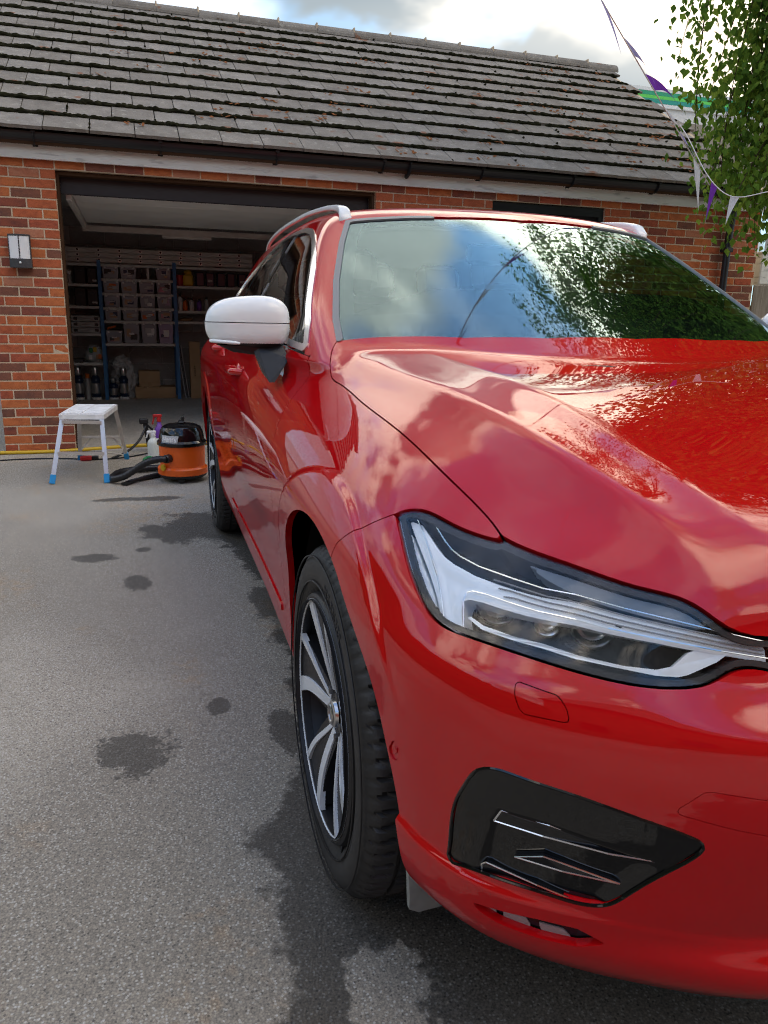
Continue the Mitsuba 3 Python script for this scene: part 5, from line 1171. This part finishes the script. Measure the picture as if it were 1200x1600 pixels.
car_put('floor_pan', cat([bx(-.56, .56, .55, 4.45, .205, .30, .02), bx(-.80, .80, 1.40, 3.15, .205, .30, .02)]), 'liner', smooth=False)
car_put('inner_structure', cat([bx(-.56, .56, .24, 1.30, .30, .80, .03), bx(-.70, -.56, .24, .40, .32, .68, .02), bx(.56, .70, .24, .40, .32, .68, .02), bx(-.70, .70, .46, 1.30, .80, .84, .02)]), 'liner', smooth=False)
for sx in (-1, 1):
    mf = hull([(sx * w_, u_ + e, z_) for e in (0, .012) for w_, u_, z_ in ((.852, .47, .33), (.838, .485, .205), (.834, .497, .168), (.815, .50, .155), (.768, .50, .158), (.755, .495, .22), (.76, .47, .34))])
    car_put('air_deflector', mf, 'mud_flap_grey', smooth=False)

# ---------------------------------------------------------------- greenhouse
WSE = [(.752, 1.435), (0.74, 1.539), (0.698, 1.716), (0.633, 1.919), (0.578, 2.057)]       # near edge of the screen, (w, u)
WST = [(0.456, 2.018), (0.25, 1.964), (0.0, 1.935)]
edge = np.array(WSE + WST); ws_poly = np.vstack([edge, (edge * [-1, 1])[::-1][1:], [(-.75, 1.30), (-.5, 1.10), (0, 1.02), (.5, 1.10), (.75, 1.30)]])
GQ = np.stack([GH.V[:, 0], GH.V[:, 1]], 1)
cowl_z = GH.V[:, 2] - (np.array(H(GH.V[:, 0], GH.V[:, 1])) - .004)
isws = np.abs(f_gh(GH.V[:, 0], GH.V[:, 1], GH.V[:, 2])) < .03
d_ws = sdf(GQ, ws_poly)
glass = clip(GH, np.maximum(d_ws + .018, -cowl_z))
wsk = car_put('windscreen', join(shell(glass, -.002, 0, True), shell(glass, -.002, 0, False)), 'windscreen_glass')
frit = clip(GH, np.maximum.reduce([d_ws + .018, -(d_ws + .018 + .045) if False else np.minimum(-(d_ws + .062), cowl_z - .06 + 0 * d_ws) if False else -(d_ws + .058), -cowl_z]))
plas('frit_black', (.02, .022, .025), .5)
car_put('frit_band', join(shell(frit, -.006, 0, True), shell(frit, -.006, 0, False)), 'frit_black', wsk)
lowband = clip(GH, np.maximum.reduce([d_ws + .02, -cowl_z, cowl_z - .085, f_ws(GH.V[:, 0], GH.V[:, 1], GH.V[:, 2]) - .01]))
car_put('frit_band', join(shell(lowband, -.007, 0, True), shell(lowband, -.007, 0, False)), 'frit_black', wsk)
seal = clip(GH, np.maximum.reduce([d_ws, -(d_ws + .0175), -cowl_z, GH.V[:, 1] - 2.075, .30 - GH.V[:, 0], 1.437 - GH.V[:, 1]]))
both('windscreen_seal', seal, 'seal', off=.003, depth=.012)
plas('sensor_smoke', (.09, .09, .10), .4)
car_put('sensor_housing', join(*[(lambda q: shell(q, -.010, .0, s_))(clip(GH, np.maximum.reduce([((GH.V[:, 0]) / .20) ** 2 * .05 + (1.945 - GH.V[:, 1] - .0) * 1.0 - .16 + .0 * GQ[:, 0] if False else np.hypot(GH.V[:, 0] / 1.75, (GH.V[:, 1] - 1.97)) - .145, d_ws + .02]))) for s_ in (True, False)]), 'sensor_smoke', wsk)
# side windows, seen from the side as (u, z)
UZ = np.stack([GH.V[:, 1], GH.V[:, 2]], 1)
DLO = [(1.502, 1.098), (1.60, 1.185), (1.73, 1.268), (1.836, 1.336), (1.93, 1.388), (2.02, 1.428), (2.12, 1.462), (2.24, 1.489), (2.40, 1.508), (2.65, 1.518), (2.95, 1.512), (3.25, 1.487), (3.55, 1.442), (3.85, 1.378), (4.08, 1.300), (4.12, 1.255), (4.05, 1.205), (3.5, 1.170), (3.0, 1.150), (2.6, 1.140), (2.2, 1.131), (1.757, 1.120)]
side_ok = .35 - GH.V[:, 0]
d_dlo = np.maximum(sdf(UZ, smooth_poly(np.array(DLO), .012)), side_ok)
pb = lambda u0, lean: np.abs(UZ[:, 0] - u0 - lean * (UZ[:, 1] - 1.15)) 
tr = clip(GH, np.maximum(d_dlo, -(d_dlo + .017)))
both('window_trim', tr, 'satin_chrome', off=.004, depth=.008)
inn = d_dlo + .017
for nm, a, b, m_ in (('front_window', 1.3, 2.60, 'side_glass'), ('rear_window', 2.66, 3.42, 'privacy_glass'), ('quarter_window', 3.46, 4.3, 'privacy_glass')):
    g = clip(GH, np.maximum.reduce([inn, a + .12 * (UZ[:, 1] - 1.15) - UZ[:, 0], UZ[:, 0] - b - .12 * (UZ[:, 1] - 1.15)]))
    both(nm, g, m_, off=-.004, depth=0)
for a, b, nm in ((2.60, 2.66, 'b_pillar'), (3.42, 3.46, 'rear_divider')):
    g = clip(GH, np.maximum.reduce([inn, a + .12 * (UZ[:, 1] - 1.15) - UZ[:, 0], UZ[:, 0] - b - .12 * (UZ[:, 1] - 1.15)]))
    ks = both('window_pillar', g, 'trim_black', off=-.002, depth=.01)
for u_ in (2.592, 2.668):
    g = clip(GH, np.maximum.reduce([inn, np.abs(UZ[:, 0] - u_ - .12 * (UZ[:, 1] - 1.15)) - .004])); both('window_seal', g, 'seal', off=.0, depth=.006)
g = clip(GH, np.maximum.reduce([inn, UZ[:, 0] - 1.60 - .3 * (UZ[:, 1] - 1.12)])); both('mirror_sail', g, 'trim_black', off=-.001, depth=.004)
# painted upper body: pillars, cant rails, roof
belt_g = BELT(GH.V[:, 1]) + GAP - GH.V[:, 2]
red = np.maximum.reduce([-d_ws, -d_dlo, np.where(GH.V[:, 1] < 1.486, (np.interp(GH.V[:, 1], [.9, 1.4, 1.44, 1.486], [1.2, 1.135, 1.136, 1.092]) - GH.V[:, 2]), belt_g), -cowl_z, -(f_low(*GH.V.T) - .0)])
red = np.maximum.reduce([red, 1.30 - GH.V[:, 1], np.where((GH.V[:, 1] < 1.60) & (GH.V[:, 2] < 1.20), .725 - GH.V[:, 0], -1.)])
roof_split = np.abs(GH.V[:, 0] - .565)
upper = clip(GH, red)
car_put('upper_body', join(shell(upper, 0, .010, True), shell(upper, 0, .010, False)), 'paint')
tailg = clip(GH, np.maximum.reduce([4.02 - GH.V[:, 1], 1.22 - GH.V[:, 2], GH.V[:, 0] - .52, GH.V[:, 2] - 1.50])) if False else None
# roof rails
for sx in (-1, 1):
    us = np.array([2.07, 2.085, 2.12, 2.22, 2.4, 2.8, 3.2, 3.6, 3.9, 4.05, 4.10]); wr = np.array([.575, .574, .572, .570, .572, .575, .573, .565, .552, .543, .540])
    zr = np.array(roofz(wr, us)) + np.array([-.026, -.008, .004, .013, .016, .017, .017, .017, .015, .002, -.02])
    n = 90; uu_ = np.linspace(us[0], us[-1], n); Pr = np.stack([sx * np.interp(uu_, us, wr), uu_, PchipInterpolator(us, zr)(uu_)], 1)
    rows_ = []
    for i in range(n):
        k_ = math.exp(-max(0, uu_[i] - 2.08) / .10); w2, h2 = .0095 + .012 * k_, .0085 + .010 * k_
        a = np.linspace(0, 2 * np.pi, 16, endpoint=False); sq = lambda v: np.sign(v) * np.abs(v) ** .6
        rows_.append(np.stack([Pr[i, 0] + w2 * sq(np.cos(a)), np.full(16, Pr[i, 1]), Pr[i, 2] + h2 * sq(np.sin(a))], 1))
    V = np.vstack(rows_ + [Pr[:1] - [0, .003, 0], Pr[-1:]]); F = []
    for i in range(n - 1):
        for j in range(16):
            k = (j + 1) % 16; F += [[i * 16 + j, i * 16 + k, (i + 1) * 16 + k], [i * 16 + j, (i + 1) * 16 + k, (i + 1) * 16 + j]]
    for j in range(16): F += [[n * 16, (j + 1) % 16, j], [n * 16 + 1, (n - 1) * 16 + j, (n - 1) * 16 + (j + 1) % 16]]
    car_put('roof_rail', (V, np.array(F)), 'mirror_cap', smooth=40)
# door mirrors
for sx, dk in zip((-1, 1), front_doors):
    mx, my, mz = .955, 1.70, 1.172
    nu, nv = 48, 28; V = []
    for i in range(nv + 1):
        ph = -math.pi / 2 + math.pi * i / nv
        for j in range(nu):
            t = 2 * math.pi * j / nu; sg = lambda v, e: math.copysign(abs(v) ** e, v)
            cx, cy = sg(math.cos(t), .62) * sg(math.cos(ph), .62), sg(math.sin(t), .8) * sg(math.cos(ph), .62); cz = sg(math.sin(ph), .66)
            x = cx * .118; y = cy * .075 if cy < 0 else cy * .05; z = cz * (.080 if cz > 0 else .074)
            z -= .012 * (cx * .5 + .5) ** 2 * (1 if cz > 0 else -.2) * 1.5                 # the outer end is lower
            V.append((sx * (mx + x), my + y + .02 * (cx), mz + z))
    V = np.array(V); F = []
    for i in range(nv):
        for j in range(nu):
            k = (j + 1) % nu; F += [[i * nu + j, i * nu + k, (i + 1) * nu + k], [i * nu + j, (i + 1) * nu + k, (i + 1) * nu + j]]
    F = np.array(F); F = F if sx > 0 else F[:, ::-1]
    F = F[:, ::-1] if trimesh.Trimesh(V, F, process=False).volume < 0 else F
    ms_ = Skin(V, V[:, [0, 2]], F); ms_.N = norm(lambda a, b, c: 0 * a, V) * 0 + (V - [sx * mx, my, mz]) / np.linalg.norm(V - [sx * mx, my, mz], axis=1, keepdims=True)
    seamz = mz + .002
    q = clip(ms_, seamz + .0012 - V[:, 2]); mk = car_put('door_mirror', join((q.V, q.F), rim_of(q.V, q.F, q.N, .006)), 'mirror_cap', dk)
    q = clip(ms_, np.maximum(V[:, 2] - seamz + .0012, (mz - .0545) - V[:, 2])); car_put('mirror_shell', join((q.V, q.F), rim_of(q.V, q.F, q.N, .006)), 'mirror_cap', dk)
    q = clip(ms_, V[:, 2] - (mz - .056)); car_put('mirror_base', join((q.V * [1, 1, 1] - q.N * .003, q.F)), 'black_plastic', dk)
    car_put('mirror_glass', at(lathe([(0, 0), (.062, 0), (.062, .004), (0, .004)], 32).apply_transform(np.diag([1.55, 1.0, 1, 1])), sx * (mx), my + .058, mz, rx=90), 'steel', dk, False)
    car_put('mirror_foot', hull([(sx * w_, u_, z_) for w_, u_, z_ in ((.862, 1.66, mz - .066), (1.04, 1.65, mz - .060), (1.045, 1.72, mz - .060), (.862, 1.74, mz - .066), (.872, 1.67, mz - .096), (1.0, 1.67, mz - .080), (1.0, 1.71, mz - .080), (.872, 1.73, mz - .096))]), 'black_plastic', dk, False)
    arm = hull([(sx * w_, u_, z_) for w_, u_, z_ in ((.93, 1.66, 1.108), (.93, 1.76, 1.108), (.875, 1.655, 1.10), (.875, 1.76, 1.10), (.905, 1.62, 1.01), (.89, 1.62, 1.01), (.91, 1.74, 1.03), (.88, 1.74, 1.03), (.845, 1.64, 1.075), (.845, 1.75, 1.075), (.86, 1.66, 1.115), (.95, 1.67, 1.112))])
    car_put('mirror_arm', arm, 'black_plastic', dk, False)
    ti = tube(spline([(sx * 1.062, 1.690, mz - .050), (sx * 1.045, 1.645, mz - .050), (sx * .985, 1.622, mz - .054)], 12), [.003] + [.0052] * 10 + [.003], 8); car_put('indicator', ti, 'light_guide', dk)
# rubber seal along the rear edge of the bonnet
sp_ = np.array([(-w, u) for w, u in [(.742, 1.437), (.70, 1.420), (.60, 1.364), (.45, 1.287), (.25, 1.227)]] + [(0, 1.202)] + [(w, u) for w, u in [(.25, 1.227), (.45, 1.287), (.60, 1.364), (.70, 1.420), (.742, 1.437)]])
sp_ = spline(np.c_[sp_, 0 * sp_[:, :1]], 80)[:, :2]
_o = np.c_[sp_, np.full(80, 1.25)]; _t, _ = solve(_o, np.tile([0, 0, -1.0], (80, 1)), f_low, 0, .3, 60)
car_put('bonnet_seal', tube(_o + np.array([0, 0, -1.0]) * (_t - .001)[:, None], .0042, 8), 'black_plastic')
# wipers and scuttle
sc = clip(BN, np.maximum.reduce([-(sdf(BN.Q, pol) - .004), BN.Q[:, 1] - 1.56, 1.15 - BN.Q[:, 1], np.abs(BN.Q[:, 0]) - .74]))
car_put('scuttle', (sc.V - sc.N * .022, sc.F), 'black_plastic')
def onws(w, u_off):                                       # a point just above the screen
    o = np.array([[w, .9, 1.0 + 0]]); return None
for w0, w1, du in ((-.55, .05, .0), (.10, .62, .0)):
    ws_ = np.linspace(w0, w1, 14); zt_ = 1.080 + .006 * np.linspace(0, 1, 14)
    o = np.stack([ws_, np.full(14, .6), zt_], 1); t, _ = solve(o, np.tile([0, 1.0, 0], (14, 1)), f_gh, 0, 1.3, 80)
    Pw = o + np.array([0, 1.0, 0]) * (t - .018)[:, None]; wk = car_put('wiper', tube(Pw, .007, 8), 'black_plastic')
    car_put('wiper_arm', tube(np.array([Pw[5] + [0, -.012, .008], Pw[8] + [0, -.02, .006], Pw[13] + [.03, -.03, -.02]]), .008, 8), 'black_plastic', wk)
# cabin
cab = car_put('cabin_lining', join(*[mirror(M) if s_ else M for s_ in (True, False) for M in [(lambda q: (q.V - q.N * .045, q.F))(clip(GH, np.maximum.reduce([-d_ws + .0, -d_dlo, 1.10 - GH.V[:, 2], 1.45 - GH.V[:, 1]])))]]), 'headliner')
dash = car_put('dashboard', hull([(sx * w_, u_, z_) for sx in (-1, 1) for w_, u_, z_ in ((.70, 1.50, 1.06), (.72, 1.62, 1.075), (.60, 1.30, 1.06), (.70, 2.0, 1.02), (.70, 2.05, .80), (.70, 1.5, .7))]), 'dash_plastic', smooth=False)
for sx in (-1, 1): car_put('door_lining', box(sx * .8025, 2.775, .725, .025, 2.45, .75, .01), 'dash_plastic', smooth=False)
def seat(x, y, nm):
    k = car_put(nm, cat([bx(x - .25, x + .25, y, y + .52, .52, .68, .05)]), 'seat_cloth', smooth=False)
    bk = at(box(0, 0, .32, .50, .13, .64, .05), x, y + .52, .66, rx=-16); car_put('backrest', bk, 'seat_cloth', k, False)
    car_put('headrest', at(box(0, 0, .76, .26, .09, .19, .04), x, y + .52, .66, rx=-16), 'seat_cloth', k, False)
for x in (-.36, .36): seat(x, 2.15, 'front_seat')
for x in (-.40, .0, .40): seat(x, 3.05, 'rear_seat')
wheel_ = trimesh.creation.torus(.180, .014, 40, 12); car_put('steering_wheel', at(cat([wheel_, bx(-.17, .17, -.02, .02, -.012, .012, .004), at(lathe([(0, -.03), (.06, -.03), (.05, .01), (0, .01)], 20))]), -.36, 2.08, 1.00, rx=-65), 'dash_plastic', smooth=30)
car_put('rear_view_mirror', box(0, 2.10, 1.42, .24, .03, .07, .012), 'dash_plastic', smooth=False)
car_put('permit_card', at(box(0, 0, 0, .085, .05, .0015), -.60, 1.565, 1.185, rx=30, rz=12), 'plastic_white', smooth=False)
car_put('number_plate', bx(-.26, .26, .005, .02, .40, .51), 'plastic_white', smooth=False)

# ---------------------------------------------------------------- wheels
def tyre():
    na, R, w = 420, .369, .1225
    prof_ = [(-.105, .268), (-.118, .285), (-.124, .310), (-.120, .335), (-.110, .352), (-.1035, .3575), (-.100, .3615), (-.092, .3655), (-.080, .3670), (-.065, .3680)]
    g = [(-.0655, .368), (-.058, .3685), (-.0575, .3612), (-.049, .3612), (-.0485, .3688), (-.020, .369), (-.0195, .3617), (-.011, .3617), (-.0105, .369)]
    pr = np.array(prof_[:-1] + g + [(-x, z) for x, z in g[::-1]] + [(-x, z) for x, z in prof_[:-1][::-1]])
    th_ = np.linspace(0, 2 * np.pi, na, endpoint=False)
    X = np.repeat(pr[None, :, 0], na, 0); Rr = np.repeat(pr[None, :, 1], na, 0)
    ax_ = np.abs(X); ph = th_[:, None] * 72 / (2 * np.pi) + X * 9.0 + .18 * np.sign(X)
    fr_ = np.abs(ph - np.round(ph)); sip = (fr_ < .10) & (ax_ > .062) & (ax_ < .112) | (fr_ < .05) & (ax_ < .05) & (Rr > .366)
    Rr = Rr - np.where(sip, np.where(ax_ > .095, .005, .008), 0)
    # raised ribs and lettering pads on the wall
    wallm = (ax_ > .112) & (Rr > .27) & (Rr < .34)
    V = np.stack([X, Rr * np.cos(th_)[:, None], Rr * np.sin(th_)[:, None]], -1).reshape(-1, 3); m = len(pr); F = []
    I = np.arange(na * m).reshape(na, m); J = np.roll(I, -1, 0)
    F = np.vstack([np.stack([I[:, :-1].ravel(), J[:, :-1].ravel(), J[:, 1:].ravel()], 1), np.stack([I[:, :-1].ravel(), J[:, 1:].ravel(), I[:, 1:].ravel()], 1)])
    t_ = trimesh.Trimesh(V, F, process=False)
    c = t_.triangles_center; nr = t_.face_normals; out = np.stack([c[:, 0] * 2, c[:, 1], c[:, 2]], 1)
    if np.einsum('ij,ij->i', nr, out).mean() < 0: F = F[:, ::-1]
    return V, F
TY = mikit.ply(tyre(), None, 35)
ribs = []
for r_ in (.288, .343): 
    ribs.append(lathe([(r_, -.0), (r_ + .0035, .0), (r_ + .003, .003), (r_ + .0005, .003)], 90))
def letters(txt, r0, a0, h):
    out = []; a = a0
    for ch in txt:
        if ch == ' ': a -= h * .6 / r0; continue
        m = text_mesh(ch, h, depth=.0022, bold=True); w_ = m.extents[0]
        v = m.vertices.copy(); aa = a - v[:, 0] / r0; rr = r0 + v[:, 1]
        m.vertices = np.stack([v[:, 2], rr * np.cos(aa), rr * np.sin(aa)], 1); out.append(m); a -= (w_ + h * .22) / r0
    return out
RIMR = .258
def lathe_x(prof_, n=72):                                   # profile of (radius, x), axis along x, outside at -x
    return at(lathe(prof_, n), ry=90)
barrel = mikit.ply(at(trimesh.creation.revolve(np.array([(.250, .02), (.246, -.02), (.232, -.10), (.228, -.20), (.245, -.225), (.252, -.228)]), sections=80), ry=-90), None, 40)
lipm = trimesh.creation.revolve(np.array([(.2455, -.012), (.2465, .006), (.2505, .0115), (.2565, .0125), (.2625, .009), (.266, .000), (.266, -.012), (.250, -.014), (.2455, -.012)]), sections=120)
LIP = mikit.ply(at(lipm, ry=-90), None, 30)
LINE = mikit.ply(at(trimesh.creation.revolve(np.array([(.2475, .0085), (.2505, .0125), (.2520, .0129), (.2475, .0070), (.2475, .0085)]), sections=120), ry=-90), None, 30)
def spoke(off0, off1, w0, w1, r0=.046, r1=.2500, curve=.0, black=False):
    n = 26; t = np.linspace(0, 1, n); r = r0 + (r1 - r0) * t
    ang_ = np.radians(off0 + (off1 - off0) * t + curve * np.sin(np.pi * t)); c = np.stack([r * np.cos(ang_), r * np.sin(ang_)], 1)
    d = np.gradient(c, axis=0); d /= np.linalg.norm(d, axis=1, keepdims=True); nn_ = np.stack([-d[:, 1], d[:, 0]], 1); w_ = (w0 + (w1 - w0) * t)[:, None] / 2
    dep = .0095 - .0315 * (1 - t) ** 1.5 - (.0 if not black else .006)                  # the face dishes in towards the hub
    L_, R_ = c + nn_ * w_, c - nn_ * w_
    th2 = .012 if not black else .040
    V = np.vstack([np.c_[-dep, L_], np.c_[-dep, R_], np.c_[-dep + th2, L_ * .995], np.c_[-dep + th2, R_ * .995]]); F = []
    def q(a, b, c_, e): F.extend([[a, b, c_], [a, c_, e]])
    for i in range(n - 1):
        q(i, i + 1, n + i + 1, n + i); q(2 * n + i, i, 0 + i + 0, 0 + i) if False else None
        q(2 * n + i, 2 * n + i + 1, i + 1, i); q(n + i, n + i + 1, 3 * n + i + 1, 3 * n + i); q(3 * n + i, 3 * n + i + 1, 2 * n + i + 1, 2 * n + i)
    q(0, n, 3 * n, 2 * n); q(n - 1, 3 * n - 1, 4 * n - 1, 2 * n - 1)
    m = trimesh.Trimesh(V, F, process=False); m.fix_normals(); return m
def rot_x(m, deg): return at(m, rx=deg)
ROT0 = 6
def spoke_set():
    return [(spoke(-10, -17, .022, .036, r0=.050, r1=.2525, curve=4), 'cut_alloy', 'spoke_face'), (spoke(11, 14.5, .011, .016, r0=.050, r1=.2525, curve=4), 'cut_alloy', 'spoke_face'), (spoke(0, -2, .066, .145, r0=.03, r1=.249, curve=4, black=True), 'alloy_black', 'spoke')]
SP = [[(mikit.ply(rot_x(m, ROT0 + 72 * i)), mm, nm) for m, mm, nm in spoke_set()] for i in range(5)]
HUBM = mikit.ply(at(trimesh.creation.revolve(np.array([(.0, -.024), (.056, -.024), (.063, -.030), (.068, -.05), (.072, -.08), (0, -.08)]), sections=60), ry=-90), None, 35)
CAPM = mikit.ply(at(trimesh.creation.revolve(np.array([(.0, -.010), (.024, -.0115), (.029, -.015), (.031, -.022), (0, -.022)]), sections=48), ry=-90), None, 35)
RING = mikit.ply(at(trimesh.creation.revolve(np.array([(.017, -.0095), (.021, -.0085), (.023, -.0100), (.017, -.0115), (.017, -.0095)]), sections=48), ry=-90), None, 35)
BOLT = [mikit.ply(at(at(trimesh.creation.cylinder(.0105, .022, sections=6), ry=90), -.006 + .034, .054 * math.cos(a), .054 * math.sin(a))) for a in np.radians(ROT0 + 36 + 72 * np.arange(5))]
DISC = mikit.ply(cat([at(trimesh.creation.revolve(np.array([(.07, -.010), (.170, -.010), (.170, -.036), (.07, -.036), (.07, -.010)]), sections=80), ry=-90), at(trimesh.creation.revolve(np.array([(0, .0), (.07, .0), (.075, -.03), (0, -.03)]), sections=40), ry=-90)]), None, 30)
LETS = [mikit.ply(cat(letters(*q)).apply_scale([-1, 1, 1])) for q in (('235/55 R19', .300, 2.2, .017), ('ALL SEASON', .300, -.3, .020))]
RIB = mikit.ply(cat([at(m, ry=-90) for m in ribs]), None, True)
for fr, u0 in (('front', FO), ('rear', FO + WB)):
    for sx in (-1, 1):
        wname = 'wheel'
        key = fast_num(car + '__' + wname)
        face_x = .905                                        # plane of the rim edge
        base = T().translate([sx * face_x, u0, .365]) @ (T() if sx < 0 else T().rotate([0, 0, 1], 180))
        tilt = T()
        scene[key] = {**TY, 'bsdf': {'type': 'ref', 'id': 'tyre_rubber'}, 'to_world': T().translate([sx * (face_x - .110), u0, .3655])}
        def wp(nm, d, m_, tw=base): put(nm, d, m_, key, tw=tw)
        wp('barrel', barrel, 'alloy_black'); wp('rim_edge', LIP, 'alloy_black'); wp('rim_line', LINE, 'cut_alloy'); wp('hub', HUBM, 'alloy_black'); wp('centre_cap', CAPM, 'steel'); wp('cap_ring', RING, 'steel')
        for i in range(5):
            for d, m_, nm in SP[i]: wp(nm, d, m_)
            wp('bolt', BOLT[i], 'brake_iron')
        wp('brake_disc', DISC, 'brake_iron', base @ T().translate([.075, 0, 0]))
        wp('caliper', mikit.ply(box(.10, .13, .07, .06, .09, .16, .015)), 'brake_iron')
        wp('wall_rib', RIB, 'tyre_rubber', base @ T().translate([-.0115, 0, 0])); [wp('lettering', q, 'tyre_rubber', base @ T().translate([-.0125, 0, 0])) for q in LETS]
